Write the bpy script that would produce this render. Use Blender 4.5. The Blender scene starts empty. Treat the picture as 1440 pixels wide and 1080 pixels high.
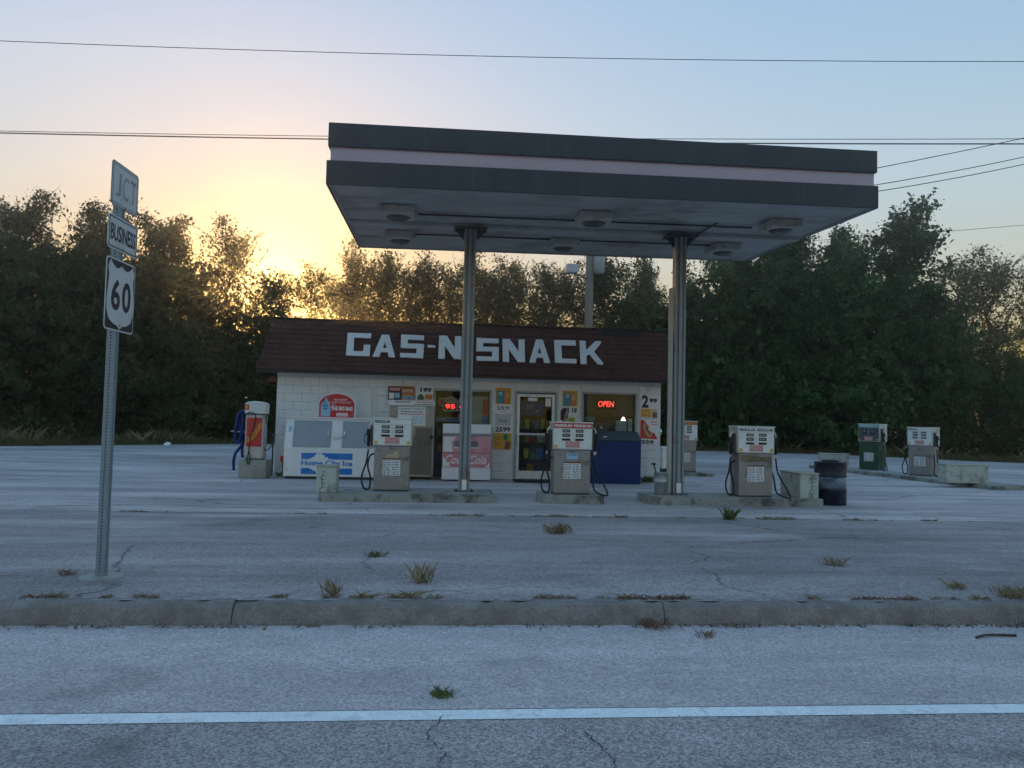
import bpy, math, random
import numpy as np
from mathutils import Vector, Matrix

random.seed(7)
SC = bpy.context.scene
COL = SC.collection
PI = math.pi

# ------------------------------------------------------------------ camera
cam_d = bpy.data.cameras.new('camera')
cam = bpy.data.objects.new('camera', cam_d); COL.objects.link(cam)
cam_d.sensor_width = 36.0
cam_d.lens = 1082 / 1440 * 36.0
cam_d.clip_start = 0.05
cam_d.clip_end = 4000
YAW, PITCH, ROLL, CZ = 0.0903, math.atan(52 / 1082), 0.0231, 1.45
fw = Vector((math.cos(PITCH) * math.sin(YAW), math.cos(PITCH) * math.cos(YAW), math.sin(PITCH)))
r0 = Vector((math.cos(YAW), -math.sin(YAW), 0)); u0 = r0.cross(fw)
rt = r0 * math.cos(ROLL) + u0 * math.sin(ROLL); up = u0 * math.cos(ROLL) - r0 * math.sin(ROLL)
M4 = Matrix.Identity(4)
for i in range(3):
    M4[i][0], M4[i][1], M4[i][2] = rt[i], up[i], -fw[i]
M4[2][3] = CZ
cam.matrix_world = M4
SC.camera = cam

# ------------------------------------------------------------------ sky, sun, exposure
SUN_EL, SUN_AZ = math.radians(7.4), math.radians(-12.2)      # azimuth from +Y towards +X
world = bpy.data.worlds.new('World'); SC.world = world; world.use_nodes = True
wn = world.node_tree.nodes; wl = world.node_tree.links
wn.clear()
sky = wn.new('ShaderNodeTexSky'); sky.sky_type = 'NISHITA'; sky.sun_disc = False
sky.sun_elevation = SUN_EL; sky.sun_rotation = SUN_AZ
sky.air_density = 2.3; sky.dust_density = 0.9; sky.ozone_density = 4.5; sky.altitude = 150
bg = wn.new('ShaderNodeBackground'); bg.inputs['Strength'].default_value = 0.15
wo = wn.new('ShaderNodeOutputWorld')
gam = wn.new('ShaderNodeGamma'); gam.inputs[1].default_value = 0.24      # evens the hazy evening sky out, everywhere alike
sat = wn.new('ShaderNodeHueSaturation'); sat.inputs['Saturation'].default_value = 2.85
wl.new(sky.outputs[0], gam.inputs[0]); wl.new(gam.outputs[0], sat.inputs['Color']); 
wbn = wn.new('ShaderNodeVectorMath'); wbn.operation = 'MULTIPLY'; wbn.inputs[1].default_value = (1.02, 0.945, 1.09)      # camera white balance
wl.new(sat.outputs[0], wbn.inputs[0]); wl.new(wbn.outputs[0], bg.inputs[0]); wl.new(bg.outputs[0], wo.inputs[0])
sd = bpy.data.lights.new('sun', 'SUN'); sd.energy = 0.4; sd.angle = math.radians(0.6); sd.color = (1.0, 0.58, 0.20)
sun = bpy.data.objects.new('sun', sd); COL.objects.link(sun)
sdir = Vector((math.cos(SUN_EL) * math.sin(SUN_AZ), math.cos(SUN_EL) * math.cos(SUN_AZ), math.sin(SUN_EL)))
sun.rotation_euler = sdir.to_track_quat('Z', 'Y').to_euler(); sun.location = (0, 0, 60)
SC.view_settings.view_transform = 'Standard'; SC.view_settings.look = 'None'
SC.view_settings.gamma = 1.0; SC.view_settings.exposure = 2.02
SC.view_settings.use_curve_mapping = False
SC.cycles.use_denoising = True; SC.cycles.use_adaptive_sampling = True; SC.cycles.adaptive_threshold = 0.025
SC.cycles.max_bounces = 7; SC.cycles.diffuse_bounces = 3; SC.cycles.transparent_max_bounces = 12
SC.cycles.caustics_reflective = False; SC.cycles.caustics_refractive = False

# ------------------------------------------------------------------ materials
MATS = {}
def mat(name, col, rough=0.6, metal=0.0, var=0.14, vscale=5.0, fine=0.0, fscale=60.0, bump=0.0, bscale=80.0,
        dirt=None, dscale=3.0, dlo=0.52, dhi=0.7, emit=None, estr=1.0, stretch=(1, 1, 1), orand=0.0, spec=0.4):
    if name in MATS: return MATS[name]
    m = bpy.data.materials.new(name); m.use_nodes = True; MATS[name] = m
    nt = m.node_tree; N = nt.nodes; L = nt.links
    b = N['Principled BSDF']
    b.inputs['Roughness'].default_value = rough; b.inputs['Metallic'].default_value = metal
    b.inputs['Specular IOR Level'].default_value = spec
    tc = N.new('ShaderNodeTexCoord'); mp = N.new('ShaderNodeMapping'); mp.inputs['Scale'].default_value = stretch
    L.new(tc.outputs['Object'], mp.inputs[0])
    def noise(sc, det=4.0, rgh=0.6):
        n = N.new('ShaderNodeTexNoise'); n.inputs['Scale'].default_value = sc; n.inputs['Detail'].default_value = det
        n.inputs['Roughness'].default_value = rgh; L.new(mp.outputs[0], n.inputs['Vector']); return n.outputs['Fac']
    def rng(sock, a, c, lo=0.25, hi=0.75):
        r = N.new('ShaderNodeMapRange'); L.new(sock, r.inputs['Value'])
        r.inputs['From Min'].default_value = lo; r.inputs['From Max'].default_value = hi
        r.inputs['To Min'].default_value = a; r.inputs['To Max'].default_value = c; return r.outputs[0]
    def mul(x, y):
        k = N.new('ShaderNodeMath'); k.operation = 'MULTIPLY'; L.new(x, k.inputs[0]); L.new(y, k.inputs[1]); return k.outputs[0]
    f = rng(noise(vscale), 1 - var, 1 + var)
    if fine: f = mul(f, rng(noise(fscale, 2.0), 1 - fine, 1 + fine))
    if orand:
        oi = N.new('ShaderNodeObjectInfo'); f = mul(f, rng(oi.outputs['Random'], 1 - orand, 1 + orand, 0, 1))
    rgb = N.new('ShaderNodeRGB'); rgb.outputs[0].default_value = (*col, 1)
    sc = N.new('ShaderNodeVectorMath'); sc.operation = 'SCALE'; L.new(rgb.outputs[0], sc.inputs[0]); L.new(f, sc.inputs['Scale'])
    out = sc.outputs[0]
    if dirt:
        mx = N.new('ShaderNodeMix'); mx.data_type = 'RGBA'
        L.new(rng(noise(dscale, 6.0, 0.65), 0, 1, dlo, dhi), mx.inputs[0]); L.new(out, mx.inputs[6]); mx.inputs[7].default_value = (*dirt, 1)
        out = mx.outputs[2]
    L.new(out, b.inputs['Base Color'])
    L.new(rng(noise(vscale * 2.3), max(0.02, rough - 0.08), min(1, rough + 0.1)), b.inputs['Roughness'])
    if bump:
        bp = N.new('ShaderNodeBump'); bp.inputs['Strength'].default_value = bump; bp.inputs['Distance'].default_value = 0.01
        L.new(noise(bscale, 3.0), bp.inputs['Height']); L.new(bp.outputs[0], b.inputs['Normal'])
    if emit:
        b.inputs['Emission Color'].default_value = (*emit, 1); b.inputs['Emission Strength'].default_value = estr; m.cycles.emission_sampling = 'NONE'
    return m

def glass_mat(name, tint=(0.9, 0.95, 0.95), gloss=1.0):
    m = bpy.data.materials.new(name); m.use_nodes = True; nt = m.node_tree; N = nt.nodes; L = nt.links; N.clear()
    o = N.new('ShaderNodeOutputMaterial'); t = N.new('ShaderNodeBsdfTransparent'); g = N.new('ShaderNodeBsdfGlossy')
    t.inputs[0].default_value = (*tint, 1); g.inputs['Roughness'].default_value = 0.03
    fr = N.new('ShaderNodeFresnel'); fr.inputs[0].default_value = 1.5
    mx = N.new('ShaderNodeMixShader'); L.new(fr.outputs[0], mx.inputs[0]); L.new(t.outputs[0], mx.inputs[1]); L.new(g.outputs[0], mx.inputs[2])
    L.new(mx.outputs[0], o.inputs[0]); return m

def leaf_mat(name, c1, c2, transl=0.35, scale=0.6, orand=0.25):
    m = bpy.data.materials.new(name); m.use_nodes = True; nt = m.node_tree; N = nt.nodes; L = nt.links; N.clear()
    o = N.new('ShaderNodeOutputMaterial'); d = N.new('ShaderNodeBsdfDiffuse'); t = N.new('ShaderNodeBsdfTranslucent')
    g = N.new('ShaderNodeNewGeometry'); oi = N.new('ShaderNodeObjectInfo')
    n = N.new('ShaderNodeTexNoise'); n.inputs['Scale'].default_value = scale; n.inputs['Detail'].default_value = 3
    L.new(g.outputs['Position'], n.inputs['Vector'])
    w = N.new('ShaderNodeMath'); w.operation = 'MULTIPLY_ADD'; L.new(g.outputs['Random Per Island'], w.inputs[0]); w.inputs[1].default_value = 0.55
    L.new(n.outputs['Fac'], w.inputs[2])
    r = N.new('ShaderNodeMapRange'); L.new(w.outputs[0], r.inputs[0]); r.inputs[1].default_value = 0.45; r.inputs[2].default_value = 1.05
    mx = N.new('ShaderNodeMix'); mx.data_type = 'RGBA'; L.new(r.outputs[0], mx.inputs[0]); mx.inputs[6].default_value = (*c1, 1); mx.inputs[7].default_value = (*c2, 1)
    r2 = N.new('ShaderNodeMapRange'); L.new(oi.outputs['Random'], r2.inputs[0]); r2.inputs[3].default_value = 1 - orand; r2.inputs[4].default_value = 1 + orand
    s = N.new('ShaderNodeVectorMath'); s.operation = 'SCALE'; L.new(mx.outputs[2], s.inputs[0]); L.new(r2.outputs[0], s.inputs['Scale'])
    L.new(s.outputs[0], d.inputs[0]); L.new(s.outputs[0], t.inputs[0])
    ms = N.new('ShaderNodeMixShader'); ms.inputs[0].default_value = transl; L.new(d.outputs[0], ms.inputs[1]); L.new(t.outputs[0], ms.inputs[2])
    L.new(ms.outputs[0], o.inputs[0]); return m

def ground_mat(name, base, patch_lo, patch_hi, speck=0.25, speck_scale=55.0, streak=0.18, crack=0.0, bump=0.25, pale=None, sx=0.12):
    """weathered paving: broad patches, streaks along the road direction, aggregate speckle, a few cracks"""
    m = bpy.data.materials.new(name); m.use_nodes = True; nt = m.node_tree; N = nt.nodes; L = nt.links
    b = N['Principled BSDF']; b.inputs['Specular IOR Level'].default_value = 0.3
    tc = N.new('ShaderNodeTexCoord')
    def noise(sc, det, st=(1, 1, 1), rgh=0.6, dist=0.0):
        mp = N.new('ShaderNodeMapping'); mp.inputs['Scale'].default_value = st; L.new(tc.outputs['Object'], mp.inputs[0])
        n = N.new('ShaderNodeTexNoise'); n.inputs['Scale'].default_value = sc; n.inputs['Detail'].default_value = det
        n.inputs['Roughness'].default_value = rgh; n.inputs['Distortion'].default_value = dist
        L.new(mp.outputs[0], n.inputs['Vector']); return n.outputs['Fac']
    def rng(sock, a, c, lo, hi):
        r = N.new('ShaderNodeMapRange'); L.new(sock, r.inputs[0]); r.inputs[1].default_value = lo; r.inputs[2].default_value = hi
        r.inputs[3].default_value = a; r.inputs[4].default_value = c; return r.outputs[0]
    def mul(x, y):
        k = N.new('ShaderNodeMath'); k.operation = 'MULTIPLY'; L.new(x, k.inputs[0]); L.new(y, k.inputs[1]); return k.outputs[0]
    f = rng(noise(0.28, 5, (0.6, 1, 1), 0.6, 0.4), patch_lo, patch_hi, 0.3, 0.7)
    f = mul(f, rng(noise(1.3, 6, (sx, 1, 1), 0.65), 1 - streak, 1 + streak, 0.3, 0.7))
    f = mul(f, rng(noise(4.0, 6, (0.5, 1, 1), 0.7), 0.88, 1.12, 0.3, 0.7))
    vo = N.new('ShaderNodeTexVoronoi'); vo.inputs['Scale'].default_value = speck_scale; L.new(tc.outputs['Object'], vo.inputs['Vector'])
    sp = N.new('ShaderNodeSeparateColor'); L.new(vo.outputs['Color'], sp.inputs[0])
    f = mul(f, rng(sp.outputs[0], 1 - speck, 1 + speck, 0, 1))
    f = mul(f, rng(noise(speck_scale * 1.7, 2), 1 - speck * 0.6, 1 + speck * 0.6, 0.3, 0.7))
    rgb = N.new('ShaderNodeRGB'); rgb.outputs[0].default_value = (*base, 1)
    s = N.new('ShaderNodeVectorMath'); s.operation = 'SCALE'; L.new(rgb.outputs[0], s.inputs[0]); L.new(f, s.inputs['Scale'])
    out = s.outputs[0]
    if pale:
        mx = N.new('ShaderNodeMix'); mx.data_type = 'RGBA'; L.new(rng(noise(0.6, 6, (0.3, 1, 1), 0.6, 0.8), 0, 0.85, 0.56, 0.70), mx.inputs[0])
        L.new(out, mx.inputs[6]); mx.inputs[7].default_value = (*pale, 1); out = mx.outputs[2]
    mx = N.new('ShaderNodeMix'); mx.data_type = 'RGBA'; L.new(rng(noise(0.9, 7, (0.55, 1, 1), 0.68, 1.2), 0, 0.55, 0.57, 0.74), mx.inputs[0])
    L.new(out, mx.inputs[6]); mx.inputs[7].default_value = (base[0] * .34, base[1] * .34, base[2] * .34, 1); out = mx.outputs[2]
    if crack:
        nz = N.new('ShaderNodeTexNoise'); nz.inputs['Scale'].default_value = 1.5; nz.inputs['Detail'].default_value = 5; L.new(tc.outputs['Object'], nz.inputs['Vector'])
        av = N.new('ShaderNodeVectorMath'); av.operation = 'MULTIPLY_ADD'; L.new(nz.outputs['Color'], av.inputs[0]); av.inputs[1].default_value = (0.9, 0.9, 0); L.new(tc.outputs['Object'], av.inputs[2])
        v2 = N.new('ShaderNodeTexVoronoi'); v2.feature = 'DISTANCE_TO_EDGE'; v2.inputs['Scale'].default_value = 0.27; L.new(av.outputs[0], v2.inputs['Vector'])
        cm = mul(rng(v2.outputs['Distance'], 1, 0, 0.0, 0.006), rng(noise(0.5, 3), 0, crack, 0.47, 0.6))
        mx = N.new('ShaderNodeMix'); mx.data_type = 'RGBA'; L.new(cm, mx.inputs[0]); L.new(out, mx.inputs[6]); mx.inputs[7].default_value = (0.03, 0.03, 0.03, 1); out = mx.outputs[2]
    L.new(out, b.inputs['Base Color']); b.inputs['Roughness'].default_value = 0.85
    bp = N.new('ShaderNodeBump'); bp.inputs['Strength'].default_value = bump; bp.inputs['Distance'].default_value = 0.012
    L.new(sp.outputs[1], bp.inputs['Height']); L.new(bp.outputs[0], b.inputs['Normal'])
    return m

# ------------------------------------------------------------------ mesh building
class MB:
    def __init__(s): s.v = []; s.f = []
    def add(s, v, f):
        o = len(s.v); s.v += [tuple(p) for p in v]; s.f += [tuple(i + o for i in q) for q in f]; return s
    def box(s, x0, x1, y0, y1, z0, z1):
        return s.add([(x0, y0, z0), (x1, y0, z0), (x1, y1, z0), (x0, y1, z0), (x0, y0, z1), (x1, y0, z1), (x1, y1, z1), (x0, y1, z1)],
                     [(0, 3, 2, 1), (4, 5, 6, 7), (0, 1, 5, 4), (1, 2, 6, 5), (2, 3, 7, 6), (3, 0, 4, 7)])
    def prism_y(s, pts, y0, y1):            # outline in x,z (counter-clockwise seen from -y), extruded in y
        n = len(pts)
        return s.add([(x, y0, z) for x, z in pts] + [(x, y1, z) for x, z in pts],
                     [tuple(range(n)), tuple(range(2 * n - 1, n - 1, -1))] + [(i, i + n, (i + 1) % n + n, (i + 1) % n) for i in range(n)])
    def prism_x(s, pts, x0, x1):            # outline in y,z, extruded in x
        n = len(pts)
        return s.add([(x0, y, z) for y, z in pts] + [(x1, y, z) for y, z in pts],
                     [tuple(range(n - 1, -1, -1)), tuple(range(n, 2 * n))] + [(i, (i + 1) % n, (i + 1) % n + n, i + n) for i in range(n)])
    def prism_z(s, pts, z0, z1):
        n = len(pts)
        return s.add([(x, y, z0) for x, y in pts] + [(x, y, z1) for x, y in pts],
                     [tuple(range(n - 1, -1, -1)), tuple(range(n, 2 * n))] + [(i, (i + 1) % n, (i + 1) % n + n, i + n) for i in range(n)])
    def tube(s, pts, r, n=8, cap=True):
        P = [Vector(p) for p in pts]; R = r if isinstance(r, (list, tuple)) else [r] * len(P)
        t0 = (P[1] - P[0]).normalized(); a = t0.orthogonal().normalized(); rings = []
        for i, p in enumerate(P):
            t = ((P[min(i + 1, len(P) - 1)] - P[max(i - 1, 0)])).normalized()
            a = (a - t * a.dot(t))
            a = a.normalized() if a.length > 1e-6 else t.orthogonal().normalized()
            bb = t.cross(a)
            rings.append([p + (a * math.cos(2 * PI * k / n) + bb * math.sin(2 * PI * k / n)) * R[i] for k in range(n)])
        v = [q for ring in rings for q in ring]; f = []
        for i in range(len(P) - 1):
            for k in range(n): f.append((i * n + k, i * n + (k + 1) % n, (i + 1) * n + (k + 1) % n, (i + 1) * n + k))
        if cap: f.append(tuple(range(n - 1, -1, -1))); f.append(tuple((len(P) - 1) * n + k for k in range(n)))
        return s.add(v, f)
    def lathe(s, prof, n=20, c=(0, 0, 0)):
        v = []; f = []
        for r, z in prof:
            for k in range(n): v.append((c[0] + r * math.cos(2 * PI * k / n), c[1] + r * math.sin(2 * PI * k / n), c[2] + z))
        for i in range(len(prof) - 1):
            for k in range(n): f.append((i * n + k, i * n + (k + 1) % n, (i + 1) * n + (k + 1) % n, (i + 1) * n + k))
        f.append(tuple(range(n - 1, -1, -1))); f.append(tuple((len(prof) - 1) * n + k for k in range(n)))
        return s.add(v, f)
    def xf(s, fn): s.v = [tuple(fn(*p)) for p in s.v]; return s
    def mesh(s, name):
        m = bpy.data.meshes.new(name); m.from_pydata(s.v, [], s.f); m.update(); return m

def spline(pts, n=8):
    P = [Vector(p) for p in pts]; Q = [P[0] * 2 - P[1]] + P + [P[-1] * 2 - P[-2]]; out = []
    for i in range(1, len(Q) - 2):
        for k in range(n):
            t = k / n; a, b, c, d = Q[i - 1], Q[i], Q[i + 1], Q[i + 2]
            out.append(0.5 * ((2 * b) + (c - a) * t + (2 * a - 5 * b + 4 * c - d) * t * t + (3 * b - a - 3 * c + d) * t ** 3))
    return out + [P[-1]]

def obj(name, mb, m, parent=None, bevel=0.0, smooth=False, loc=None, kind=None):
    me = mb.mesh(name) if isinstance(mb, MB) else mb
    if m is not None and not me.materials: me.materials.append(m)
    if smooth: me.polygons.foreach_set('use_smooth', [True] * len(me.polygons))
    o = bpy.data.objects.new(name, me); COL.objects.link(o)
    if parent is not None: o.parent = parent
    if loc: o.location = loc
    if bevel:
        md = o.modifiers.new('edge', 'BEVEL'); md.width = bevel; md.segments = 2; md.limit_method = 'ANGLE'; md.angle_limit = math.radians(50)
    if kind: o['kind'] = kind
    return o
def tag(o, label, cat, group=None):
    o['label'] = label; o['category'] = cat
    if group: o['group'] = group
    return o
def thing(name, label, cat, loc=(0, 0, 0), rz=0.0, group=None):
    o = bpy.data.objects.new(name, None); COL.objects.link(o); o.empty_display_size = 0.2
    o.location = loc; o.rotation_euler = (0, 0, rz)
    return tag(o, label, cat, group)
def part(parent, name, m, fn, bevel=0.0, smooth=False, kind=None):
    mb = MB(); fn(mb); return obj(name, mb, m, parent, bevel, smooth, kind=kind)
def pbox(parent, name, m, x0, x1, y0, y1, z0, z1, bevel=0.0):
    return obj(name, MB().box(x0, x1, y0, y1, z0, z1), m, parent, bevel)

def text(parent, s, m, x0, x1, z0, z1, y, name='lettering', shear=0.0, bold=0.0, rot=0.0, flip=False, depth=0.002):
    """flat lettering facing -y, fitted into the rectangle x0..x1, z0..z1"""
    c = bpy.data.curves.new('t', 'FONT'); c.body = s; c.size = 1.0; c.offset = bold; c.resolution_u = 3; c.shear = shear
    t = bpy.data.objects.new('t', c); COL.objects.link(t)
    dg = bpy.context.evaluated_depsgraph_get(); me = bpy.data.meshes.new_from_object(t.evaluated_get(dg))
    bpy.data.objects.remove(t); bpy.data.curves.remove(c)
    co = np.empty(len(me.vertices) * 3); me.vertices.foreach_get('co', co); co = co.reshape(-1, 3)
    lo, hi = co.min(0), co.max(0); k = (co - lo) / np.maximum(hi - lo, 1e-6)
    X = (k[:, 0] - .5) * (x1 - x0); Z = (k[:, 1] - .5) * (z1 - z0)
    if rot: X, Z = X * math.cos(rot) - Z * math.sin(rot), X * math.sin(rot) + Z * math.cos(rot)
    out = np.stack([X + (x0 + x1) / 2, np.full(len(k), y), Z + (z0 + z1) / 2], 1)
    me.vertices.foreach_set('co', out.ravel()); me.update(); me.name = name
    return obj(name, me, m, parent)
def fineprint(parent, m, x0, x1, z0, z1, y, rows, seed=1, name='print'):
    rd = random.Random(seed); mb = MB(); h = (z1 - z0) / rows
    for r in range(rows):
        z = z1 - (r + .75) * h; x = x0
        while x < x1 - .012:
            w = min(rd.uniform(.02, .07), x1 - x)
            mb.box(x, x + w, y - .0008, y, z, z + h * .42); x += w + .013
    return obj(name, mb, m, parent)

# palette ---------------------------------------------------------------
WHITE = mat('white_paint', (0.82, 0.82, 0.80), 0.5, dirt=(0.45, 0.42, 0.36), dscale=2.2, dlo=.58, dhi=.85)
PAPER = mat('paper', (0.82, 0.82, 0.80), 0.7, var=.05)
BLACK = mat('black_plastic', (0.012, 0.012, 0.014), 0.45, var=.3)
RUBBER = mat('black_rubber', (0.016, 0.016, 0.018), 0.5, var=.3)
DARK = mat('dark_print', (0.02, 0.02, 0.03), 0.6)
NAVY = mat('navy_print', (0.03, 0.035, 0.10), 0.6)
REDP = mat('red_print', (0.60, 0.035, 0.035), 0.55, dirt=(0.42, 0.12, 0.10), dscale=4)
PINKP = mat('faded_red_print', (0.62, 0.28, 0.25), 0.6)
YELP = mat('yellow_print', (0.72, 0.42, 0.06), 0.6)
ORANGEP = mat('orange_print', (0.62, 0.22, 0.06), 0.6)
TEALP = mat('teal_print', (0.05, 0.28, 0.36), 0.6)
GREENP = mat('green_print', (0.05, 0.17, 0.09), 0.6)
BROWNP = mat('brown_print', (0.25, 0.10, 0.06), 0.6)
BLUEP = mat('blue_print', (0.015, 0.20, 0.62), 0.55, dirt=(.10, .25, .5), dscale=5)
LBLUEP = mat('light_blue_print', (0.32, 0.55, 0.75), 0.55)
STEEL = mat('galvanised_steel', (0.42, 0.44, 0.46), 0.42, 0.7, var=.2, vscale=14, dirt=(.24, .22, .2), dscale=5)
ALU = mat('aluminium', (0.66, 0.67, 0.68), 0.35, 0.6, var=.1)
CHROME = mat('bright_metal', (0.7, 0.7, 0.7), 0.2, 0.9)
CONC = mat('concrete', (0.36, 0.35, 0.32), 0.9, var=.2, vscale=3, fine=.15, fscale=50, bump=.4, bscale=60, dirt=(.16, .15, .13), dscale=2.5, dlo=.5, dhi=.75)
CONCP = mat('painted_concrete', (0.50, 0.53, 0.48), 0.8, var=.15, vscale=4, bump=.3, dirt=(.22, .20, .16), dscale=4, dlo=.5, dhi=.66)
RUST = mat('rust', (0.16, 0.06, 0.03), 0.9, var=.4, vscale=20)

# ------------------------------------------------------------------ ground, road, kerb
ROADM = ground_mat('asphalt_road', (0.39, 0.33, 0.325), .82, 1.18, .48, 95, .10, .0, .6, sx=.08)
SHLDM = ground_mat('asphalt_shoulder', (0.53, 0.45, 0.445), .86, 1.14, .30, 85, .16, .0, .5, sx=.10)
APRONM = ground_mat('old_asphalt_apron', (0.36, 0.30, 0.30), .62, 1.36, .30, 55, .30, .8, .5, pale=(.62, .54, .54))
LOTM = ground_mat('weathered_lot', (0.52, 0.445, 0.44), .66, 1.25, .16, 40, .34, .9, .25, pale=(.60, .52, .51))
EARTH = ground_mat('grassy_earth', (0.075, 0.08, 0.04), .7, 1.3, .3, 12, .2, 0, .3)
KERBM = mat('kerb_concrete', (0.25, 0.215, 0.20), 0.9, var=.3, vscale=3.2, fine=.28, fscale=60, bump=.4, bscale=70, dirt=(.185, .155, .14), dscale=4.5, dlo=.46, dhi=.66)
LINEM = mat('road_paint', (0.88, 0.87, 0.88), 0.7, var=.10, vscale=6, fine=.18, fscale=90, dirt=(.60, .56, .56), dscale=9, dlo=.54, dhi=.70)

def gz(y):                                   # lot level: falls from the kerb to the flat lot
    t = min(1, max(0, (y - 5.75) / 6.1)); return 0.145 * (1 - t * t * (3 - 2 * t))
def grid_sheet(xs, ys, zf):
    mb = MB(); v = [(x, y, zf(x, y)) for y in ys for x in xs]; n = len(xs)
    mb.add(v, [(j * n + i, j * n + i + 1, (j + 1) * n + i + 1, (j + 1) * n + i) for j in range(len(ys) - 1) for i in range(n - 1)]); return mb
g = obj('ground', grid_sheet([-400, -200, -60, 60, 200, 400], [-400, -200, -60, -9, 60, 200, 400], lambda x, y: -0.06), EARTH, kind='structure')
road = obj('road', MB().add([(-300, -8, 0), (300, -8, 0), (300, 4.6, 0), (-300, 4.6, 0)], [(0, 1, 2, 3)]), ROADM, kind='structure')
obj('road_shoulder', MB().add([(-300, 3.93, .004), (300, 3.93, .004), (300, 5.6, .004), (-300, 5.6, .004)], [(0, 1, 2, 3)]), SHLDM, kind='structure')
obj('road_edge_line', MB().add([(-300, 3.80, .003), (300, 3.80, .003), (300, 3.925, .003), (-300, 3.925, .003)], [(0, 1, 2, 3)]), LINEM, road)
CRK = mat('crack', (0.022, 0.022, 0.022), 0.95)
def crack(pts, w, z, parent):
    rd = random.Random(len(pts) * 7 + int(pts[0][0] * 10)); P = spline([(x, y, 0) for x, y in pts], 7); L = []; R = []
    for i, p in enumerate(P):
        t = (P[min(i + 1, len(P) - 1)] - P[max(0, i - 1)]).normalized(); nn = Vector((-t.y, t.x, 0))
        j = nn * rd.uniform(-.012, .012); ww = w * rd.uniform(.25, 1) * (1 - .7 * i / len(P))
        L.append(p + j + nn * ww); R.append(p + j - nn * ww)
    n = len(P); obj('crack', MB().add([(q.x, q.y, z) for q in L + R], [(i, i + n, i + n + 1, i + 1) for i in range(n - 1)]), CRK, parent)
crack([(0.05, 3.86), (-.02, 3.6), (.05, 3.42), (.03, 3.3), (.16, 3.2), (.3, 3.05)], .005, .0065, road)
crack([(.72, 3.62), (.75, 3.45), (.78, 3.3), (.76, 3.2), (.84, 3.05), (.9, 2.9)], .005, .0065, road)
crack([(2.1, 3.65), (2.25, 3.5), (2.35, 3.35), (2.6, 3.2)], .003, .0065, road)

ys = list(np.linspace(5.62, 12, 14))
apron = obj('lot_apron', grid_sheet(list(np.linspace(-90, 90, 7)), ys, lambda x, y: gz(y) + .004), APRONM, kind='structure')
# far edge of the paved lot (grass begins here)
EDGE = [(-90, 28.5), (-45, 29.5), (-26, 30.3), (-17, 31.8), (-13, 36.0), (-9.5, 39.8), (-4, 41.2), (4, 42), (12, 42.6), (18, 42.4), (22.5, 40), (26, 35.5), (32, 32.6), (45, 31), (90, 30)]
def edge_y(x): return float(np.interp(x, [p[0] for p in EDGE], [p[1] for p in EDGE]))
rd = random.Random(3); xs = [-90, -70, -50] + list(np.arange(-40, 50, .6)) + [60, 90]
lv = [(x, 11.75, .008) for x in xs] + [(x, edge_y(x) + rd.uniform(-.35, .35), .008) for x in xs]; n = len(xs)
lot = obj('parking_lot', MB().add(lv, [(i, i + 1, n + i + 1, n + i) for i in range(n - 1)]), LOTM, kind='structure')
crack([(-6, 12.2), (-4.4, 12.6), (-2.5, 12.35), (-1, 12.5)], .03, .0105, lot)
crack([(6.2, 16.2), (9, 15.2), (11, 16.4), (15, 15.4)], .03, .0105, lot)
crack([(-14, 17.5), (-10, 16.8), (-7, 17.2), (-4.4, 16.4)], .025, .0105, lot)
crack([(9.5, 19.5), (12.5, 18.7), (16, 19.2), (20, 17.8)], .03, .0105, lot)

kerb = bpy.data.objects.new('kerb', None); COL.objects.link(kerb); kerb['kind'] = 'structure'
ksec = [(5.50, 0), (5.512, .05), (5.535, .112), (5.555, .138), (5.59, .150), (5.665, .152), (5.665, -.05), (5.50, -.05)]
ksegs = []
for q_ in range(4):
    rk = random.Random(40 + q_); mb = MB(); ns_ = 40; m_ = len(ksec); v = []
    for i in range(ns_ + 1):
        wy = .006 * math.sin(i * .5 + q_) + rk.uniform(-.003, .003); chip = rk.random() < .10
        for k, (y, z) in enumerate(ksec):
            t_ = 1.0 if 1 <= k <= 4 else .3
            v.append((i * 3.044 / ns_, y + (wy + rk.uniform(-.004, .004)) * t_ + (.012 if chip and k in (2, 3) else 0), z + (rk.uniform(-.005, .003) - (.016 if chip and k in (3, 4) else 0)) * (1 if k < 6 else 0)))
    f = [(i * m_ + k, (i + 1) * m_ + k, (i + 1) * m_ + (k + 1) % m_, i * m_ + (k + 1) % m_) for i in range(ns_) for k in range(m_)]
    mb.add(v, f + [tuple(range(m_ - 1, -1, -1)), tuple(ns_ * m_ + k for k in range(m_))]); me = mb.mesh('kerb_segment'); me.materials.append(KERBM); ksegs.append(me)
for i in range(22):
    o = bpy.data.objects.new('kerb_segment', ksegs[i % 4]); COL.objects.link(o); o.parent = kerb
    o.location = (-31.9 + i * 3.05, random.uniform(-.005, .005), random.uniform(-.002, .002))

# ------------------------------------------------------------------ store building
WALLM = mat('painted_block', (0.80, 0.80, 0.79), 0.75, var=.08, vscale=1.6, fine=.05, fscale=40, bump=.25, bscale=50, dirt=(.56, .55, .52), dscale=1.1, dlo=.52, dhi=.8, orand=.02)
MORTAR = mat('painted_mortar', (0.72, 0.72, 0.71), 0.85, var=.1)
SHING = mat('shingle', (0.080, 0.036, 0.030), 0.9, var=.35, vscale=2.5, fine=.35, fscale=25, bump=.5, bscale=90)
ROOFB = mat('roof_base', (0.03, 0.016, 0.014), 0.95)
TRIMM = mat('trim_paint', (0.42, 0.41, 0.39), 0.7, var=.12, dirt=(.25, .23, .2))
BX0, BX1, BY, BYB = -3.96, 5.48, 18.93, 27.2
st = thing('store_building', 'low white block store with brown shingle mansard roof and block lettering', 'building', (0.76, 18.93, 0))
OFF = (-0.76, -18.93, 0)
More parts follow.
